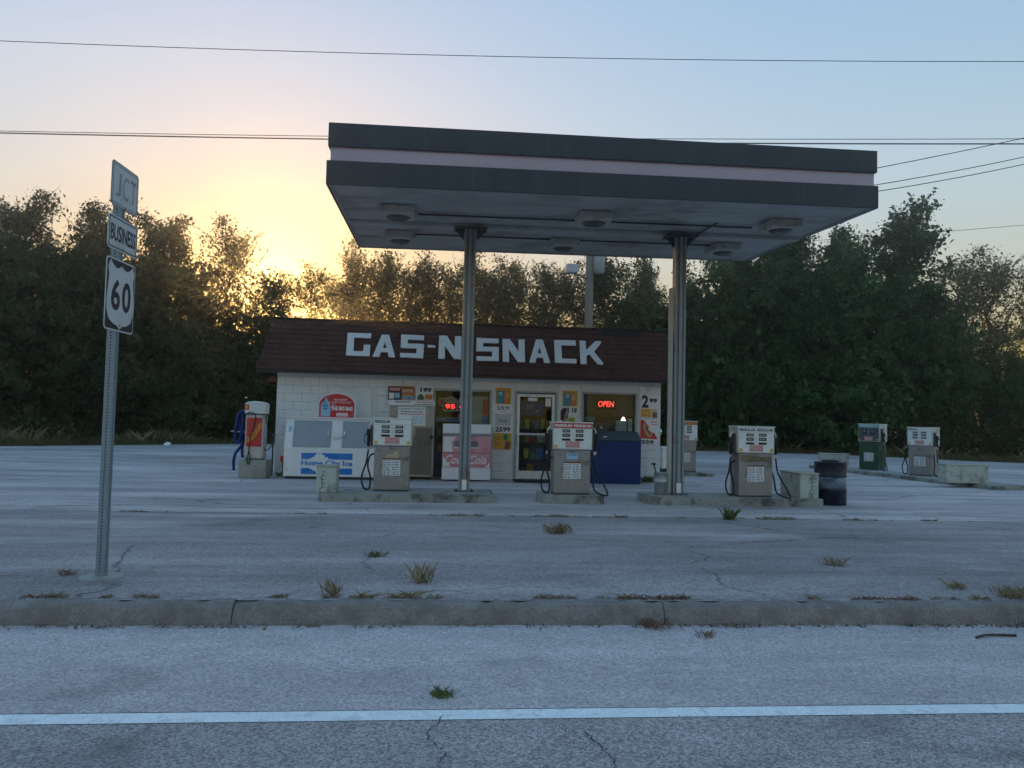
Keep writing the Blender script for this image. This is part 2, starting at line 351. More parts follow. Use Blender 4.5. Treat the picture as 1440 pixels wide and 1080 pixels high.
def S(name, m, fn, parent=st, bevel=0.0, kind=None):
    mb = MB(); fn(mb); mb.xf(lambda x, y, z: (x + OFF[0], y + OFF[1], z)); return obj(name, mb, m, parent, bevel, kind=kind)
OPEN_ = [(-.20, 1.22, 0.0, 2.20), (1.80, 2.85, 0.0, 2.20), (3.47, 4.88, 0.62, 2.22)]
def core(mb):
    y0, y1 = BY + .012, BY + .2
    xs_ = [BX0, -.20, 1.22, 1.80, 2.85, 3.47, 4.88, BX1]
    mb.box(BX0, -.20, y0, y1, -.05, 2.9); mb.box(1.22, 1.80, y0, y1, -.05, 2.2); mb.box(2.85, 3.47, y0, y1, -.05, 2.2); mb.box(4.88, BX1, y0, y1, -.05, 2.9)
    mb.box(-.199, 3.469, y0, y1, 2.2, 2.9); mb.box(3.471, 4.879, y0, y1, 2.22, 2.9); mb.box(3.471, 4.879, y0, y1, -.05, .62)
    mb.box(BX0, BX0 + .2, y1 + .001, BYB, -.05, 2.9); mb.box(BX1 - .2, BX1, y1 + .001, BYB, -.05, 2.9); mb.box(BX0 + .2, BX1 - .2, BYB - .2, BYB, -.05, 2.9)
wall = S('wall', MORTAR, core)
# blocks of the front wall, each its own piece
blk = {}
def block_mesh(w):
    k = round(w, 2)
    if k not in blk:
        mb = MB(); e = .006; h = .192; d = .016
        mb.add([(0, 0, 0), (w, 0, 0), (w, 0, h), (0, 0, h), (e, -d, e), (w - e, -d, e), (w - e, -d, h - e), (e, -d, h - e)],
               [(4, 5, 6, 7), (0, 1, 5, 4), (1, 2, 6, 5), (2, 3, 7, 6), (3, 0, 4, 7)])
        blk[k] = mb.mesh('block'); blk[k].materials.append(WALLM)
    return blk[k]
rb = random.Random(5)
for r in range(13):
    z = r * .2
    for (a, b) in [(BX0, -.24), (1.26, 1.76), (2.89, 3.43), (4.92, BX1), (-.24, 4.92)]:
        if (a, b) == (-.24, 4.92):
            if z < 2.25: continue
        x = a - (.2 if r % 2 else 0)
        while x < b - .02:
            l, rr = max(x, a), min(x + .4, b); x += .4
            if rr - l < .03: continue
            if l < -1.7 and rr > -2.72 and 1.38 < z + .1 < 2.2: continue
            o = bpy.data.objects.new('block', block_mesh(rr - l - .006)); COL.objects.link(o); o.parent = wall
            o.location = (l + OFF[0], BY + .012 + OFF[1] + rb.uniform(-.001, .0015), z)
S('infill_panel', WALLM, lambda m: m.box(-2.715, -1.705, BY - .004, BY + .02, 1.405, 2.195), bevel=.004)
# mansard roof
RX0, RX1, RTX0, RTX1 = -4.38, 5.86, -4.12, 5.58
EY, TY, EZ, TZ = 18.56, 19.06, 2.54, 3.80
def mans(mb):
    b = [(RX0, EY, EZ), (RX1, EY, EZ), (RX1, BYB + .4, EZ), (RX0, BYB + .4, EZ)]
    t = [(RTX0, TY, TZ), (RTX1, TY, TZ), (RTX1, BYB - .1, TZ), (RTX0, BYB - .1, TZ)]
    mb.add(b + t, [(3, 2, 1, 0), (4, 5, 6, 7), (0, 1, 5, 4), (1, 2, 6, 5), (2, 3, 7, 6), (3, 0, 4, 7)])
roof = S('roof', ROOFB, mans)
sl = math.hypot(TY - EY, TZ - EZ); sn = Vector((0, -(TZ - EZ) / sl, (TY - EY) / sl)); su = Vector((0, (TY - EY) / sl, (TZ - EZ) / sl))
def shingles(mb):
    rs = random.Random(11); rows = 10; h = sl / rows
    for r in range(rows):
        f0 = r / rows
        xa = RX0 + (RTX0 - RX0) * (f0 + .05); xb = RX1 + (RTX1 - RX1) * (f0 + .05)
        x = xa - rs.uniform(0, .3)
        while x < xb:
            w = .305; l, q = max(x, xa), min(x + w - .012, xb); x += w
            if q - l < .02: continue
            t = .012 + rs.uniform(0, .007); o = Vector((0, EY, EZ)) + su * (r * h + rs.uniform(-.006, .006))
            p = []
            for (xx, uu, nn) in [(l, 0, .004), (q, 0, .004), (q, h * 1.04, .002), (l, h * 1.04, .002), (l, 0, t), (q, 0, t), (q, h * 1.04, .004), (l, h * 1.04, .004)]:
                pp = o + su * uu + sn * nn; p.append((xx, pp.y, pp.z))
            mb.add(p, [(4, 5, 6, 7), (0, 1, 5, 4), (1, 2, 6, 5), (3, 0, 4, 7)])
sh = S('shingles', SHING, shingles, roof, kind='stuff')
S('ridge_cap', mat('tar_edge', (0.02, 0.018, 0.018), .8), lambda m: m.box(RTX0 - .02, RTX1 + .02, TY - .035, TY + .12, TZ - .012, TZ + .035), roof)
S('roof_patch', mat('tar_patch', (0.018, 0.014, 0.02), .85), lambda m: m.add([tuple(Vector((x, EY, EZ)) + su * u_ + sn * .024) for x, u_ in [(3.95, sl * .86), (4.95, sl * .86), (4.95, sl * .985), (3.95, sl * .985)]], [(0, 1, 2, 3)]), roof)
S('eave_board', mat('eave_paint', (0.06, 0.04, 0.035), .8), lambda m: m.box(RX0 + .01, RX1 - .01, EY + .005, EY + .035, EZ - .07, EZ - .002), roof)
S('eave_soffit', mat('soffit_paint', (0.32, 0.30, 0.28), .8, var=.2), lambda m: m.box(RX0 + .03, RX1 - .03, EY + .04, BY - .006, EZ - .03, EZ - .004), roof)
# block letters on the roof
LET = {
 'G': [[(0, 0), (1, 0), (1, .5), (.72, .5), (.72, .2), (.30, .2), (.30, .8), (1, .8), (1, 1), (0, 1)]],
 'S': [[(0, 0), (1, 0), (1, .62), (.30, .62), (.30, .80), (1, .80), (1, 1), (0, 1), (0, .42), (.70, .42), (.70, .2), (0, .2)]],
 'C': [[(0, 0), (1, 0), (1, .2), (.31, .2), (.31, .78), (1, .78), (1, 1), (0, 1)]],
 'N': [[(0, 0), (.29, 0), (.29, .56), (.68, 0), (1, 0), (1, 1), (.72, 1), (.72, .46), (.34, 1), (0, 1)]],
 'K': [[(0, 0), (.28, 0), (.28, .34), (.40, .44), (.76, 0), (1, 0), (1, .06), (.62, .55), (.97, .93), (.97, 1), (.72, 1), (.28, .60), (.28, 1), (0, 1)]],
 '-': [[(0, 0), (1, 0), (1, 1), (0, 1)]],
 'A': [[(0, 0), (.29, 0), (.35, .22), (.64, .22), (.70, 0), (.98, 0), (.66, 1), (.503, 1), (.503, .66), (.585, .40), (.415, .40), (.497, .66), (.497, 1), (.34, 1)]],
}
LETM = mat('letter_paint', (0.74, 0.74, 0.76), 0.6, var=.08, vscale=5, dirt=(.34, .32, .32), dscale=5, dlo=.6, dhi=.75)
letters = [('G', -2.325, -1.759, 2.908, 3.473), ('A', -1.688, -1.137, 2.899, 3.458), ('S', -1.037, -.476, 2.901, 3.472), ('-', -.378, -.197, 3.174, 3.233), ('N', -.115, .434, 2.903, 3.485),
           ('S', .808, 1.35, 2.876, 3.453), ('N', 1.446, 1.998, 2.87, 3.452), ('A', 2.099, 2.628, 2.87, 3.466), ('C', 2.741, 3.276, 2.878, 3.469), ('K', 3.372, 3.935, 2.872, 3.471)]
for i, (ch, x0, x1, z0, z1) in enumerate(letters):
    def lf(mb):
        rl = random.Random(i)
        for pg in LET[ch]:
            jt = .0 if ch == 'A' else .006; pts = [(x0 + a * (x1 - x0) + rl.uniform(-jt, jt), z0 + b * (z1 - z0) + rl.uniform(-jt, jt)) for a, b in pg]
            n = len(pts); v = []
            for nn in (.055, .02):
                for x, z in pts:
                    p = Vector((x, EY, EZ)) + su * ((z - EZ) / su.z) + sn * nn; v.append(tuple(p))
            mb.add(v, [tuple(range(n))] + [(k, k + n, (k + 1) % n + n, (k + 1) % n) for k in range(n)])
    S('roof_letter', LETM, lf, roof)
# glazing ----------------------------------------------------------------
GL = glass_mat('window_glass')
FRW = mat('white_aluminium', (0.80, 0.81, 0.81), 0.4, 0.2, var=.06, dirt=(.45, .44, .42), dscale=4)
FRG = mat('grey_frame', (0.36, 0.36, 0.35), 0.5, 0.2, var=.1)
def frame(mb, x0, x1, z0, z1, w, y0, y1, wb=None):
    wb = w if wb is None else wb
    mb.box(x0, x0 + w, y0, y1, z0, z1); mb.box(x1 - w, x1, y0, y1, z0, z1)
    mb.box(x0 + w, x1 - w, y0, y1, z1 - w, z1); mb.box(x0 + w, x1 - w, y0, y1, z0, z0 + wb)
def window(x0, x1, z0, z1, mull=None):
    w = S('window', GL, lambda m: m.box(x0 + .045, x1 - .045, BY + .07, BY + .076, z0 + .045, z1 - .045))
    S('window_frame', FRG, lambda m: (frame(m, x0, x1, z0, z1, .05, BY - .012, BY + .12), mull and m.box(mull - .025, mull + .025, BY - .01, BY + .118, z0 + .05, z1 - .05)), w, .004)
    return w
window(-.20, 1.22, 0.0, 2.20, .62)
window(3.47, 4.88, 0.62, 2.22)
door = S('door', GL, lambda m: (m.box(1.93, 2.70, BY + .04, BY + .046, .24, 1.10), m.box(1.93, 2.70, BY + .04, BY + .046, 1.16, 2.02)))
S('door_jamb', FRG, lambda m: frame(m, 1.80, 2.85, 0, 2.20, .045, BY - .015, BY + .13, .02), door, .004)
S('door_frame', FRW, lambda m: (frame(m, 1.85, 2.80, .03, 2.13, .075, BY + .01, BY + .06, .2), m.box(1.925, 2.725, BY + .012, BY + .058, 1.10, 1.16)), door, .005)
S('push_bar', ALU, lambda m: (m.tube([(1.95, BY - .03, 1.12), (2.70, BY - .03, 1.12)], .016), m.box(1.95, 1.975, BY - .03, BY + .012, 1.105, 1.135), m.box(2.675, 2.70, BY - .03, BY + .012, 1.105, 1.135)), door)
S('handle', ALU, lambda m: m.box(1.865, 1.915, BY - .05, BY + .008, .82, 1.12), door, .008)
S('door_sticker', PAPER, lambda m: (m.box(2.13, 2.36, BY + .03, BY + .036, 1.955, 2.04), m.box(2.56, 2.70, BY + .03, BY + .036, 1.83, 2.03)), door)
S('step', CONC, lambda m: m.box(BX0 + .1, BX1 - .1, BY - .32, BY + .0, -.02, .022), bevel=.01)
# interior
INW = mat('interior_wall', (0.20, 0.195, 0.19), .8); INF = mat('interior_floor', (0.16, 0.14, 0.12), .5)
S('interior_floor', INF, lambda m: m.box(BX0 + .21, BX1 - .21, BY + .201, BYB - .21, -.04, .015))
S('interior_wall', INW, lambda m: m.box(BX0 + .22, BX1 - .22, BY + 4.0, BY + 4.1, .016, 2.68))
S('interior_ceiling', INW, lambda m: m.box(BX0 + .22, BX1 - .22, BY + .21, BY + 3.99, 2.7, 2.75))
# small fittings on the front
S('security_camera', WHITE, lambda m: (m.tube([(4.74, BY - .17, 2.47), (4.86, BY - .06, 2.49)], .035), m.tube([(4.84, BY - .07, 2.49), (4.86, BY, 2.50)], .014)))
S('conduit', ALU, lambda m: (m.tube(spline([(4.86, BY - .02, 2.48), (5.02, BY - .02, 2.50), (5.12, BY - .02, 2.40), (5.2, BY - .02, 2.28), (5.24, BY - .02, 2.42), (5.3, BY - .02, 2.52)]), .008, 6)))
S('eave_lamp', WHITE, lambda m: m.tube([(-3.83, BY - .12, 2.50), (-3.72, BY - .16, 2.45)], [.03, .055], 10))
S('gutter_bracket', RUST, lambda m: m.box(-4.18, -3.98, BY - .03, BY + .05, 2.26, 2.36))

# ------------------------------------------------------------------ canopy
CY0, CZ0 = 11.5334, 4.927
def cn(x, y, z):
    return (x - .0139 * (y - 13) - 2.4, y + .0139 * x - 14.1, z + .0398 * (y - CY0) + .0101 * x)
FASC = mat('slate_fascia', (0.030, 0.038, 0.052), 0.45, var=.22, vscale=1.6, fine=.12, fscale=9, dirt=(.045, .05, .06), dscale=2.2, dlo=.5, dhi=.8, stretch=(1.4, 1, .25))
PINKB = mat('faded_pink_band', (0.50, 0.40, 0.47), 0.5, var=.12, vscale=1.2, dirt=(.46, .33, .38), dscale=1.3, stretch=(.3, 1, 1))
SOFF = mat('soffit_metal', (0.47, 0.47, 0.45), 0.5, var=.16, vscale=.9, dirt=(.20, .18, .15), dscale=1.3, dlo=.5, dhi=.74, orand=.05)
STEELP = mat('grey_column_paint', (0.27, 0.30, 0.31), 0.45, var=.15, vscale=3, dirt=(.17, .13, .10), dscale=3, dlo=.56, dhi=.72)
DKST = mat('dark_steel', (0.07, 0.07, 0.07), 0.6, var=.3)
X0, X1, Y0, Y1 = -1.8312, 6.8782, CY0, 16.7531
can = thing('fuel_canopy', 'flat slate-grey fuel canopy with pink stripe on two steel columns', 'canopy', (2.4, 14.1, 0))
def K(name, m, fn, parent=can, bevel=0.0, smooth=False):
    mb = MB(); fn(mb); mb.xf(cn); return obj(name, mb, m, parent, bevel, smooth)
def ring(mb, z0, z1, out, t=.03):
    mb.box(X0 - out, X1 + out, Y0 - out, Y0 - out + t, z0, z1); mb.box(X0 - out, X1 + out, Y1 + out - t, Y1 + out, z0, z1)
    mb.box(X0 - out, X0 - out + t, Y0 - out + t, Y1 + out - t, z0, z1); mb.box(X1 + out - t, X1 + out, Y0 - out + t, Y1 + out - t, z0, z1)
K('lower_fascia', FASC, lambda m: ring(m, CZ0, CZ0 + .365, 0), bevel=.006)
K('stripe_band', PINKB, lambda m: ring(m, CZ0 + .33, CZ0 + .62, -.05))
K('stripe_edge', mat('red_edge', (.36, .26, .32), .6), lambda m: ring(m, CZ0 + .565, CZ0 + .60, -.045))
K('upper_fascia', FASC, lambda m: ring(m, CZ0 + .585, CZ0 + .943, -.012), bevel=.006)
K('roof_deck', DKST, lambda m: (m.box(X0 + .12, X1 - .12, Y0 + .12, Y1 - .12, CZ0 + .70, CZ0 + .74)))
sof = bpy.data.objects.new('soffit', None); COL.objects.link(sof); sof.parent = can
npan = 13; pw = (Y1 - Y0 - .08) / npan
for i in range(npan):
    K('soffit_panel', SOFF, lambda m: m.box(X0 + .04, X1 - .04, Y0 + .04 + i * pw, Y0 + .04 + (i + 1) * pw - .006, CZ0 + .02 + .003 * (i % 2), CZ0 + .05), sof)
K('soffit_trim', FRG, lambda m: ring(m, CZ0 + .005, CZ0 + .045, -.032, .06))
K('cross_beam', SOFF, lambda m: (m.box(X0 + .1, X1 - .1, 14.0, 14.2, CZ0 - .05, CZ0 + .018)), bevel=.01)
K('conduit', DKST, lambda m: (m.tube([(-.5, 13.25, CZ0 - .01), (5.5, 13.25, CZ0 - .01)], .016, 6)))
K('conduit', DKST, lambda m: (m.tube([(-.6, 15.0, CZ0 - .01), (5.4, 15.0, CZ0 - .01)], .016, 6)))
K('conduit', DKST, lambda m: (m.tube([(4.75, 14.2, CZ0 - .01), (4.75, 13.0, CZ0 - .01)], .014, 6)))
for jx in (.35, 2.03, 4.2, 5.6): K('fascia_joint', mat('joint', (.055, .065, .08), .5), lambda m: m.box(jx, jx + .022, Y0 - .004, Y0 + .01, CZ0 + .006, CZ0 + .36))
for jx in (-.4, 1.5, 3.3, 5.1): K('fascia_joint', mat('joint', (.055, .065, .08), .5), lambda m: m.box(jx, jx + .014, Y0 + .007, Y0 + .02, CZ0 + .59, CZ0 + .938))
LENS = mat('lamp_lens', (0.10, 0.10, 0.10), 0.25, var=.2)
FIX = mat('lamp_housing', (0.50, 0.48, 0.44), 0.55, var=.15, dirt=(.3, .26, .2), dscale=6)
for (x, y) in [(-.82, 12.95), (2.50, 12.8), (5.83, 12.8), (-.87, 15.05), (2.38, 15.2), (5.66, 15.05)]:
    L_ = K('canopy_lamp', FIX, lambda m: (m.box(x - .29, x + .29, y - .29, y + .29, CZ0 - .14, CZ0 + .018)), bevel=.03)
    def lens(m):
        m.lathe([(.20, CZ0 - .135), (.20, CZ0 - .150), (.15, CZ0 - .185), (.05, CZ0 - .20)][::-1], 20, (x, y, 0))
    K('lens', LENS, lens, L_, smooth=True)
def column(x, y, top):
    def fn(m):
        x_, y_ = x - 2.4, y - 14.1; w = .103; d = .10
        m.box(x_ - w, x_ - w + .014, y_ - d, y_ + d, .15, top); m.box(x_ + w - .014, x_ + w, y_ - d, y_ + d, .15, top)
        m.box(x_ - w + .0145, x_ + w - .0145, y_ - .07, y_ - .056, .15, top)
        m.box(x_ - .028, x_ + .028, y_ - .115, y_ - .0705, .15, top)
        m.box(x_ - w + .0145, x_ - w + .04, y_ - d, y_ - d + .014, .15, top); m.box(x_ + w - .04, x_ + w - .0145, y_ - d, y_ - d + .014, .15, top)
    c = part(can, 'column', STEELP, fn)
    def foot(m):
        x_, y_ = x - 2.4, y - 14.1; m.box(x_ - .17, x_ + .17, y_ - .17, y_ + .17, .145, .165)
        for sx in (-1, 1):
            for sy in (-1, 1): m.lathe([(.014, .165), (.014, .19)], 6, (x_ + sx * .14, y_ + sy * .14, 0))
    part(c, 'base_plate', DKST, foot)
    def head(m):
        x_, y_ = x - 2.4, y - 14.1
        m.box(x_ - .30, x_ + .30, y_ - .18, y_ + .18, top - .02, top + .005)
        for sx in (-1, 1): m.prism_y([(x_ + sx * .12, top - .02), (x_ + sx * .12, top - .22), (x_ + sx * .28, top - .02)][::sx], y_ - .01, y_ + .01)
    part(c, 'head_plate', DKST, head)
    return c
z1_, z2_ = CZ0 + .0398 * 2.6 + .0101 * .44 - .06, CZ0 + .0398 * 2.6 + .0101 * 4.42 - .06
c1 = column(.4413, 14.0985, z1_)
c2 = column(4.4197, 14.1293, z2_)
for c, x, y in ((c1, .44, 14.1), (c2, 4.42, 14.13)):
    part(c, 'base_sticker', PAPER, lambda m: m.box(x - 2.4 - .045, x - 2.4 + .045, y - 14.1 - .121, y - 14.1 - .1165, .19, .37))
part(c2, 'downpipe', mat('pale_pipe', (0.45, 0.42, 0.38), 0.5, var=.1), lambda m: m.box(4.4197 - 2.4 - .20, 4.4197 - 2.4 - .125, -.04, .05, .16, 4.02), .01)

# ------------------------------------------------------------------ pump islands
ISM = mat('island_concrete', (0.34, 0.34, 0.31), 0.9, var=.22, vscale=2.5, fine=.15, fscale=40, bump=.4, bscale=50, dirt=(.10, .095, .08), dscale=2.4, dlo=.46, dhi=.62)
def island(label, pts, loc, rz=0, h=.15):
    t = thing('pump_island', label, 'island', loc, rz, 'concrete pump islands')
    def rounded(pts, r=.12):
        out = []
        n = len(pts)
        for i in range(n):
            p, a, b = Vector(pts[i]), Vector(pts[i - 1]), Vector(pts[(i + 1) % n]); rr = min(r, (a - p).length * .45, (b - p).length * .45)
            A = p + (a - p).normalized() * rr; B = p + (b - p).normalized() * rr
            for k in range(6):
                s = k / 5; out.append(tuple(A * (1 - s) ** 2 + p * 2 * s * (1 - s) + B * s * s))
        return out
    o = part(t, 'island_kerb', ISM, lambda m: m.prism_z(rounded(pts), -.03, h), .015)
    c = Vector((sum(p[0] for p in pts) / len(pts), sum(p[1] for p in pts) / len(pts)))
    ins = [((p[0] - c.x) * .95 + c.x, (p[1] - c.y) * .84 + c.y) for p in pts]
    part(t, 'island_top', CONC, lambda m: m.prism_z(rounded(ins), h - .01, h + .005))
    return t
island('long concrete island under the first regular pump and left canopy column', [(-1.53, -.62), (1.50, -.52), (1.50, .72), (-1.53, .72)], (-.53, 14.0, 0))
island('short rounded concrete island under the premium pump', [(-.56, -.42), (.55, -.42), (.62, 0), (.55, .46), (-.56, .46), (-.62, 0)], (2.37, 13.97, 0))
island('long rounded concrete island under right canopy column, bucket and double regular pump', [(-1.66, -.36), (-1.45, -.50), (1.62, -.50), (1.62, .6), (-1.45, .6), (-1.66, .46)], (5.40, 14.05, 0))
island('far concrete island holding the two pumps near the trees', [(-4.3, -.55), (4.3, -.55), (4.3, .6), (-4.3, .6)], (14.05, 22.4, 0), math.radians(94), .12)
island('small concrete island behind the right canopy column', [(-.9, -.4), (1.0, -.4), (1.0, .5), (-.9, .5)], (6.75, 21.6, 0), 0, .10)

# ------------------------------------------------------------------ fuel pumps
BODYM = mat('pump_cabinet', (0.31, 0.29, 0.28), 0.42, 0.3, var=.12, vscale=3, dirt=(.13, .085, .055), dscale=4.5, dlo=.52, dhi=.72)
HEADM = mat('pump_head_metal', (0.60, 0.60, 0.58), 0.4, 0.3, var=.12, vscale=4, dirt=(.28, .22, .15), dscale=5, dlo=.58, dhi=.76)
DIALM = mat('pump_dial_face', (0.78, 0.81, 0.80), 0.22, var=.07, vscale=4, dirt=(.60, .62, .60), dscale=4)
DISPM = mat('pump_display', (0.02, 0.02, 0.025), 0.2, var=.2)
DIGITM = mat('pump_digit', (0.55, 0.56, 0.55), .6)
PGREEN = mat('pump_green', (0.03, 0.075, 0.042), 0.5, var=.2, dirt=(.10, .12, .08), dscale=5)
TANP = mat('bare_patch', (0.52, 0.42, 0.26), 0.8)
def hose(t, pts, r=.016): return part(t, 'hose', RUBBER, lambda m: m.tube(spline(pts, 7), r, 8), smooth=True)
def nozzle(t, x, y, z, s):
    """nozzle hanging in its boot on side s of the pump"""
    n = part(t, 'nozzle', BLACK, lambda m: (m.tube([(x, y, z - .16), (x, y, z), (x - s * .01, y, z + .10)], [.022, .030, .034], 8),
             m.box(x - .035, x + .035, y - .03, y + .04, z + .04, z + .16), m.tube(spline([(x + s * .02, y, z - .12), (x + s * .075, y, z - .05), (x + s * .07, y, z + .05), (x + s * .02, y, z + .09)], 5), .008, 6)), .004)
    part(n, 'spout', CHROME, lambda m: m.tube(spline([(x, y, z + .14), (x - s * .01, y, z + .22), (x - s * .045, y, z + .27)], 4), .012, 8))
    part(n, 'swivel', CHROME, lambda m: m.tube([(x, y, z - .16), (x, y, z - .215)], .02, 8))
    return n
def pump(label, loc, rz, words, strip=PAPER, ink=DARK, sides=('l',), w=.68, d=.46, h=1.30, body=BODYM, style='flat', patch=None, group='fuel pumps', facem=None):
    t = thing('fuel_pump', label, 'fuel pump', loc, rz, group)
    hb = h * .615; hw = w / 2; bw = hw - .03
    part(t, 'cabinet', body, lambda m: m.box(-bw, bw, .02, d - .02, .03, hb), .012)
    part(t, 'plinth', DKST, lambda m: m.box(-bw + .01, bw - .01, .03, d - .03, 0, .032))
    head = part(t, 'pump_head', HEADM, lambda m: (m.box(-hw, hw, 0.015, d, hb + .008, h - .012)), .01)
    part(head, 'top_lid', mat('pump_lid', (.78, .77, .74), .4, .2), lambda m: m.box(-hw - .012, hw + .012, -.01, d + .012, h - .014, h + .008), .006)
    sz0, sz1 = h - .105, h - .02
    part(head, 'grade_strip', strip, lambda m: m.box(-hw + .012, hw - .012, 0, .02, sz0, sz1))
    if words:
        if len(words) == 1: text(head, words[0], ink, -hw + .03, -hw + .30, sz0 + .018, sz1 - .016, -.003, bold=.035)
        else:
            text(head, words[0], ink, -hw + .03, -.015, sz0 + .018, sz1 - .016, -.003, bold=.035); text(head, words[1], ink, .015, hw - .03, sz0 + .018, sz1 - .016, -.003, bold=.035)
    face = part(head, 'dial_face', facem or DIALM, lambda m: m.box(-hw + .02, hw - .02, .002, .02, hb + .03, sz0 - .008))
    part(face, 'divider', ALU, lambda m: m.box(-.004, .004, -.006, .003, hb + .21, sz0 - .012))
    for cx in (-.12, .12):
        for k, (dw, dh) in enumerate([(.068, .026), (.068, .028), (.076, .018)]):
            z = sz0 - .05 - k * .078
            dsp = part(face, 'display', DISPM, lambda m: m.box(cx - dw, cx + dw, -.006, .003, z - dh, z + dh))
    part(face, 'digits', DIGITM, lambda m: [m.box(cx - .05 + q * .026, cx - .036 + q * .026, -.0075, -.006, z - .013, z + .013) for cx in (-.12, .12) for z in (sz0 - .05, sz0 - .128) for q in range(4)])
    nt = part(face, 'warning_notice', mat('pale_pink_label', (.62, .46, .44), .6), lambda m: m.box(-.13, .13, -.003, .003, hb + .045, hb + .165))
    fineprint(nt, REDP, -.12, .12, hb + .05, hb + .16, -.0035, 4, 3)
    part(face, 'corner_sticker', YELP, lambda m: (m.box(-hw + .03, -hw + .085, -.003, .003, hb + .04, hb + .095), style != 'one' and m.box(hw - .085, hw - .03, -.003, .003, hb + .04, hb + .095)))
    for sx in (-1, 1): part(head, 'lock', CHROME, lambda m: m.tube([(sx * (hw - .05), .018, hb - .045), (sx * (hw - .05), -.004, hb - .045)], .013, 8))
    pg = part(t, 'posted_notice', PAPER, lambda m: (m.box(-.155, -.003, .012, .021, .285, .565), m.box(.003, .155, .012, .021, .285, .565)))
    fineprint(pg, NAVY, -.145, -.015, .29, .56, .0115, 9, 4); fineprint(pg, NAVY, .015, .145, .29, .56, .0115, 9, 8)
    part(t, 'notice_rail', mat('maroon_rail', (.20, .05, .05), .5), lambda m: m.box(-.16, .16, .008, .021, .57, .592))
    if patch: part(t, 'bare_patch', TANP, lambda m: m.prism_y([(x, z + hb - .22) for x, z in patch], .017, .021))
    for s_ in sides:
        s = -1 if s_ == 'l' else 1
        part(t, 'nozzle_boot', DKST, lambda m: m.box(min(s * hw, s * (hw + .05)), max(s * hw, s * (hw + .05)), .10, .24, hb + .0, h - .14), .008)
        nozzle(t, s * (hw + .085), .14, hb + .14, s)
        if s < 0:
            x = s * (hw + .085)
            hose(t, [(x, .14, hb - .07), (x - .03, .12, .50), (x - .10, .10, .25), (x - .06, .10, .06), (x + .04, .10, .05), (x + .05, .11, .25), (x + .0, .12, .45), (x + .03, .18, .62), (s * bw, .2, .66)])
        else:
            x = s * (hw + .06)
            hose(t, [(x + .02, .14, hb - .07), (x + .05, .10, .45), (x + .16, .02, .20), (x + .22, -.05, .03), (x + .12, -.10, .02), (x - .01, .02, .10), (x - .03, .10, .35), (s * bw, .2, .64)])
            part(t, 'hose_swivel', CHROME, lambda m: m.tube([(x - .0, .16, hb - .03), (x + .025, .14, hb - .12)], .018, 8))
    return t
PT = [(-.13, .02), (-.03, -.04), (.08, -.02), (.14, .05), (.10, .12), (.16, .16), (.04, .13), (.02, .08), (-.08, .07)]
pump('beige pump with one regular label beside the ice freezer', (-.86, 13.82, .15), 0, ['REGULAR'], sides=('l',), patch=PT)
p2 = pump('fuel pump with red premium strip standing in front of the store door', (2.36, 13.70, .15), 0, ['PREMIUM', 'PREMIUM'], strip=REDP, ink=PAPER, sides=('l', 'r'), w=.72, style='one')
part(p2, 'price_sticker', LBLUEP, lambda m: m.box(-.10, .10, .014, .0215, .64, .75)); text(p2, '20000', NAVY, -.08, .08, .70, .74, .012)
p3 = pump('pump with two regular labels beside the black drum', (5.78, 13.72, .15), 0, ['REGULAR', 'REGULAR'], sides=('l', 'r'), w=.70)
part(p3, 'worn_patch', mat('worn_band', (.20, .14, .09), .7, var=.4, vscale=6), lambda m: m.prism_y([(-.29, .66), (-.1, .64), (.1, .66), (.30, .62), (.30, .76), (.1, .735), (-.08, .78), (-.3, .775)], .0165, .0205))
RZF = math.radians(-56)
p4 = pump('green-fronted pump farthest along the island by the trees', (13.95, 24.1, .12), RZF, None, strip=mat('aqua_strip', (.25, .48, .48), .5), sides=('r',), body=PGREEN, w=.70, d=.56, h=1.50, facem=mat('dark_dial', (.10, .105, .11), .25, var=.2))
fineprint(p4, PAPER, -.28, .28, 1.41, 1.465, -.0012, 1, 5)
p5 = pump('weathered silver pump at near end of the far island', (13.95, 21.4, .12), RZF, ['REGULAR'], sides=('l', 'r'), w=.70, d=.54, h=1.42)
pump('old pump with orange header half hidden behind right canopy column', (6.95, 21.5, .10), 0, None, strip=ORANGEP, sides=(), w=.74, d=.5, h=1.46)

# bollard boxes on the islands
def guard_box(label, loc, rz, w, d, h, seed):
    t = thing('guard_block', label, 'bollard', loc, rz, 'concrete guard blocks on pump islands')
    part(t, 'block_body', CONCP, lambda m: m.prism_z([(-w / 2, -d / 2), (w / 2, -d / 2), (w / 2, d / 2), (-w / 2, d / 2)], 0, h - .03), .02)
    part(t, 'cap', mat('worn_cap', (.42, .40, .32), .85, var=.25, vscale=8), lambda m: m.box(-w / 2 - .01, w / 2 + .01, -d / 2 - .01, d / 2 + .01, h - .032, h), .012)
    rg = random.Random(seed)
    def cr(m):
        x = rg.uniform(-.3, .3) * w; z = h * .7; P = []
        for k in range(9): P.append((x + rg.uniform(-.03, .03), z - k * h * .08))
        m.add([(a - .008 * rg.uniform(.3, 1.4), -d / 2 - .003, b) for a, b in P] + [(a + .008 * rg.uniform(.3, 1.4), -d / 2 - .003, b) for a, b in P], [(k, k + 9, k + 10, k + 1) for k in range(8)])
        for k in range(5):
            zz = h * (.2 + .14 * k); m.box(x, x + rg.uniform(.04, .10), -d / 2 - .003, -d / 2 - .001, zz, zz + .008)
    part(t, 'rust_crack', DKST, cr)
    return t
guard_box('pale cracked guard block in front of the ice freezer', (-1.93, 13.62, .15), 0, .34, .34, .47, 1)
guard_box('long pale guard block between double regular pump and black drum', (6.78, 14.1, .15), 0, .36, .85, .47, 5)
guard_box('pale green-white guard block at near end of far island', (13.55, 18.95, .12), math.radians(-10), 1.05, .5, .48, 8)
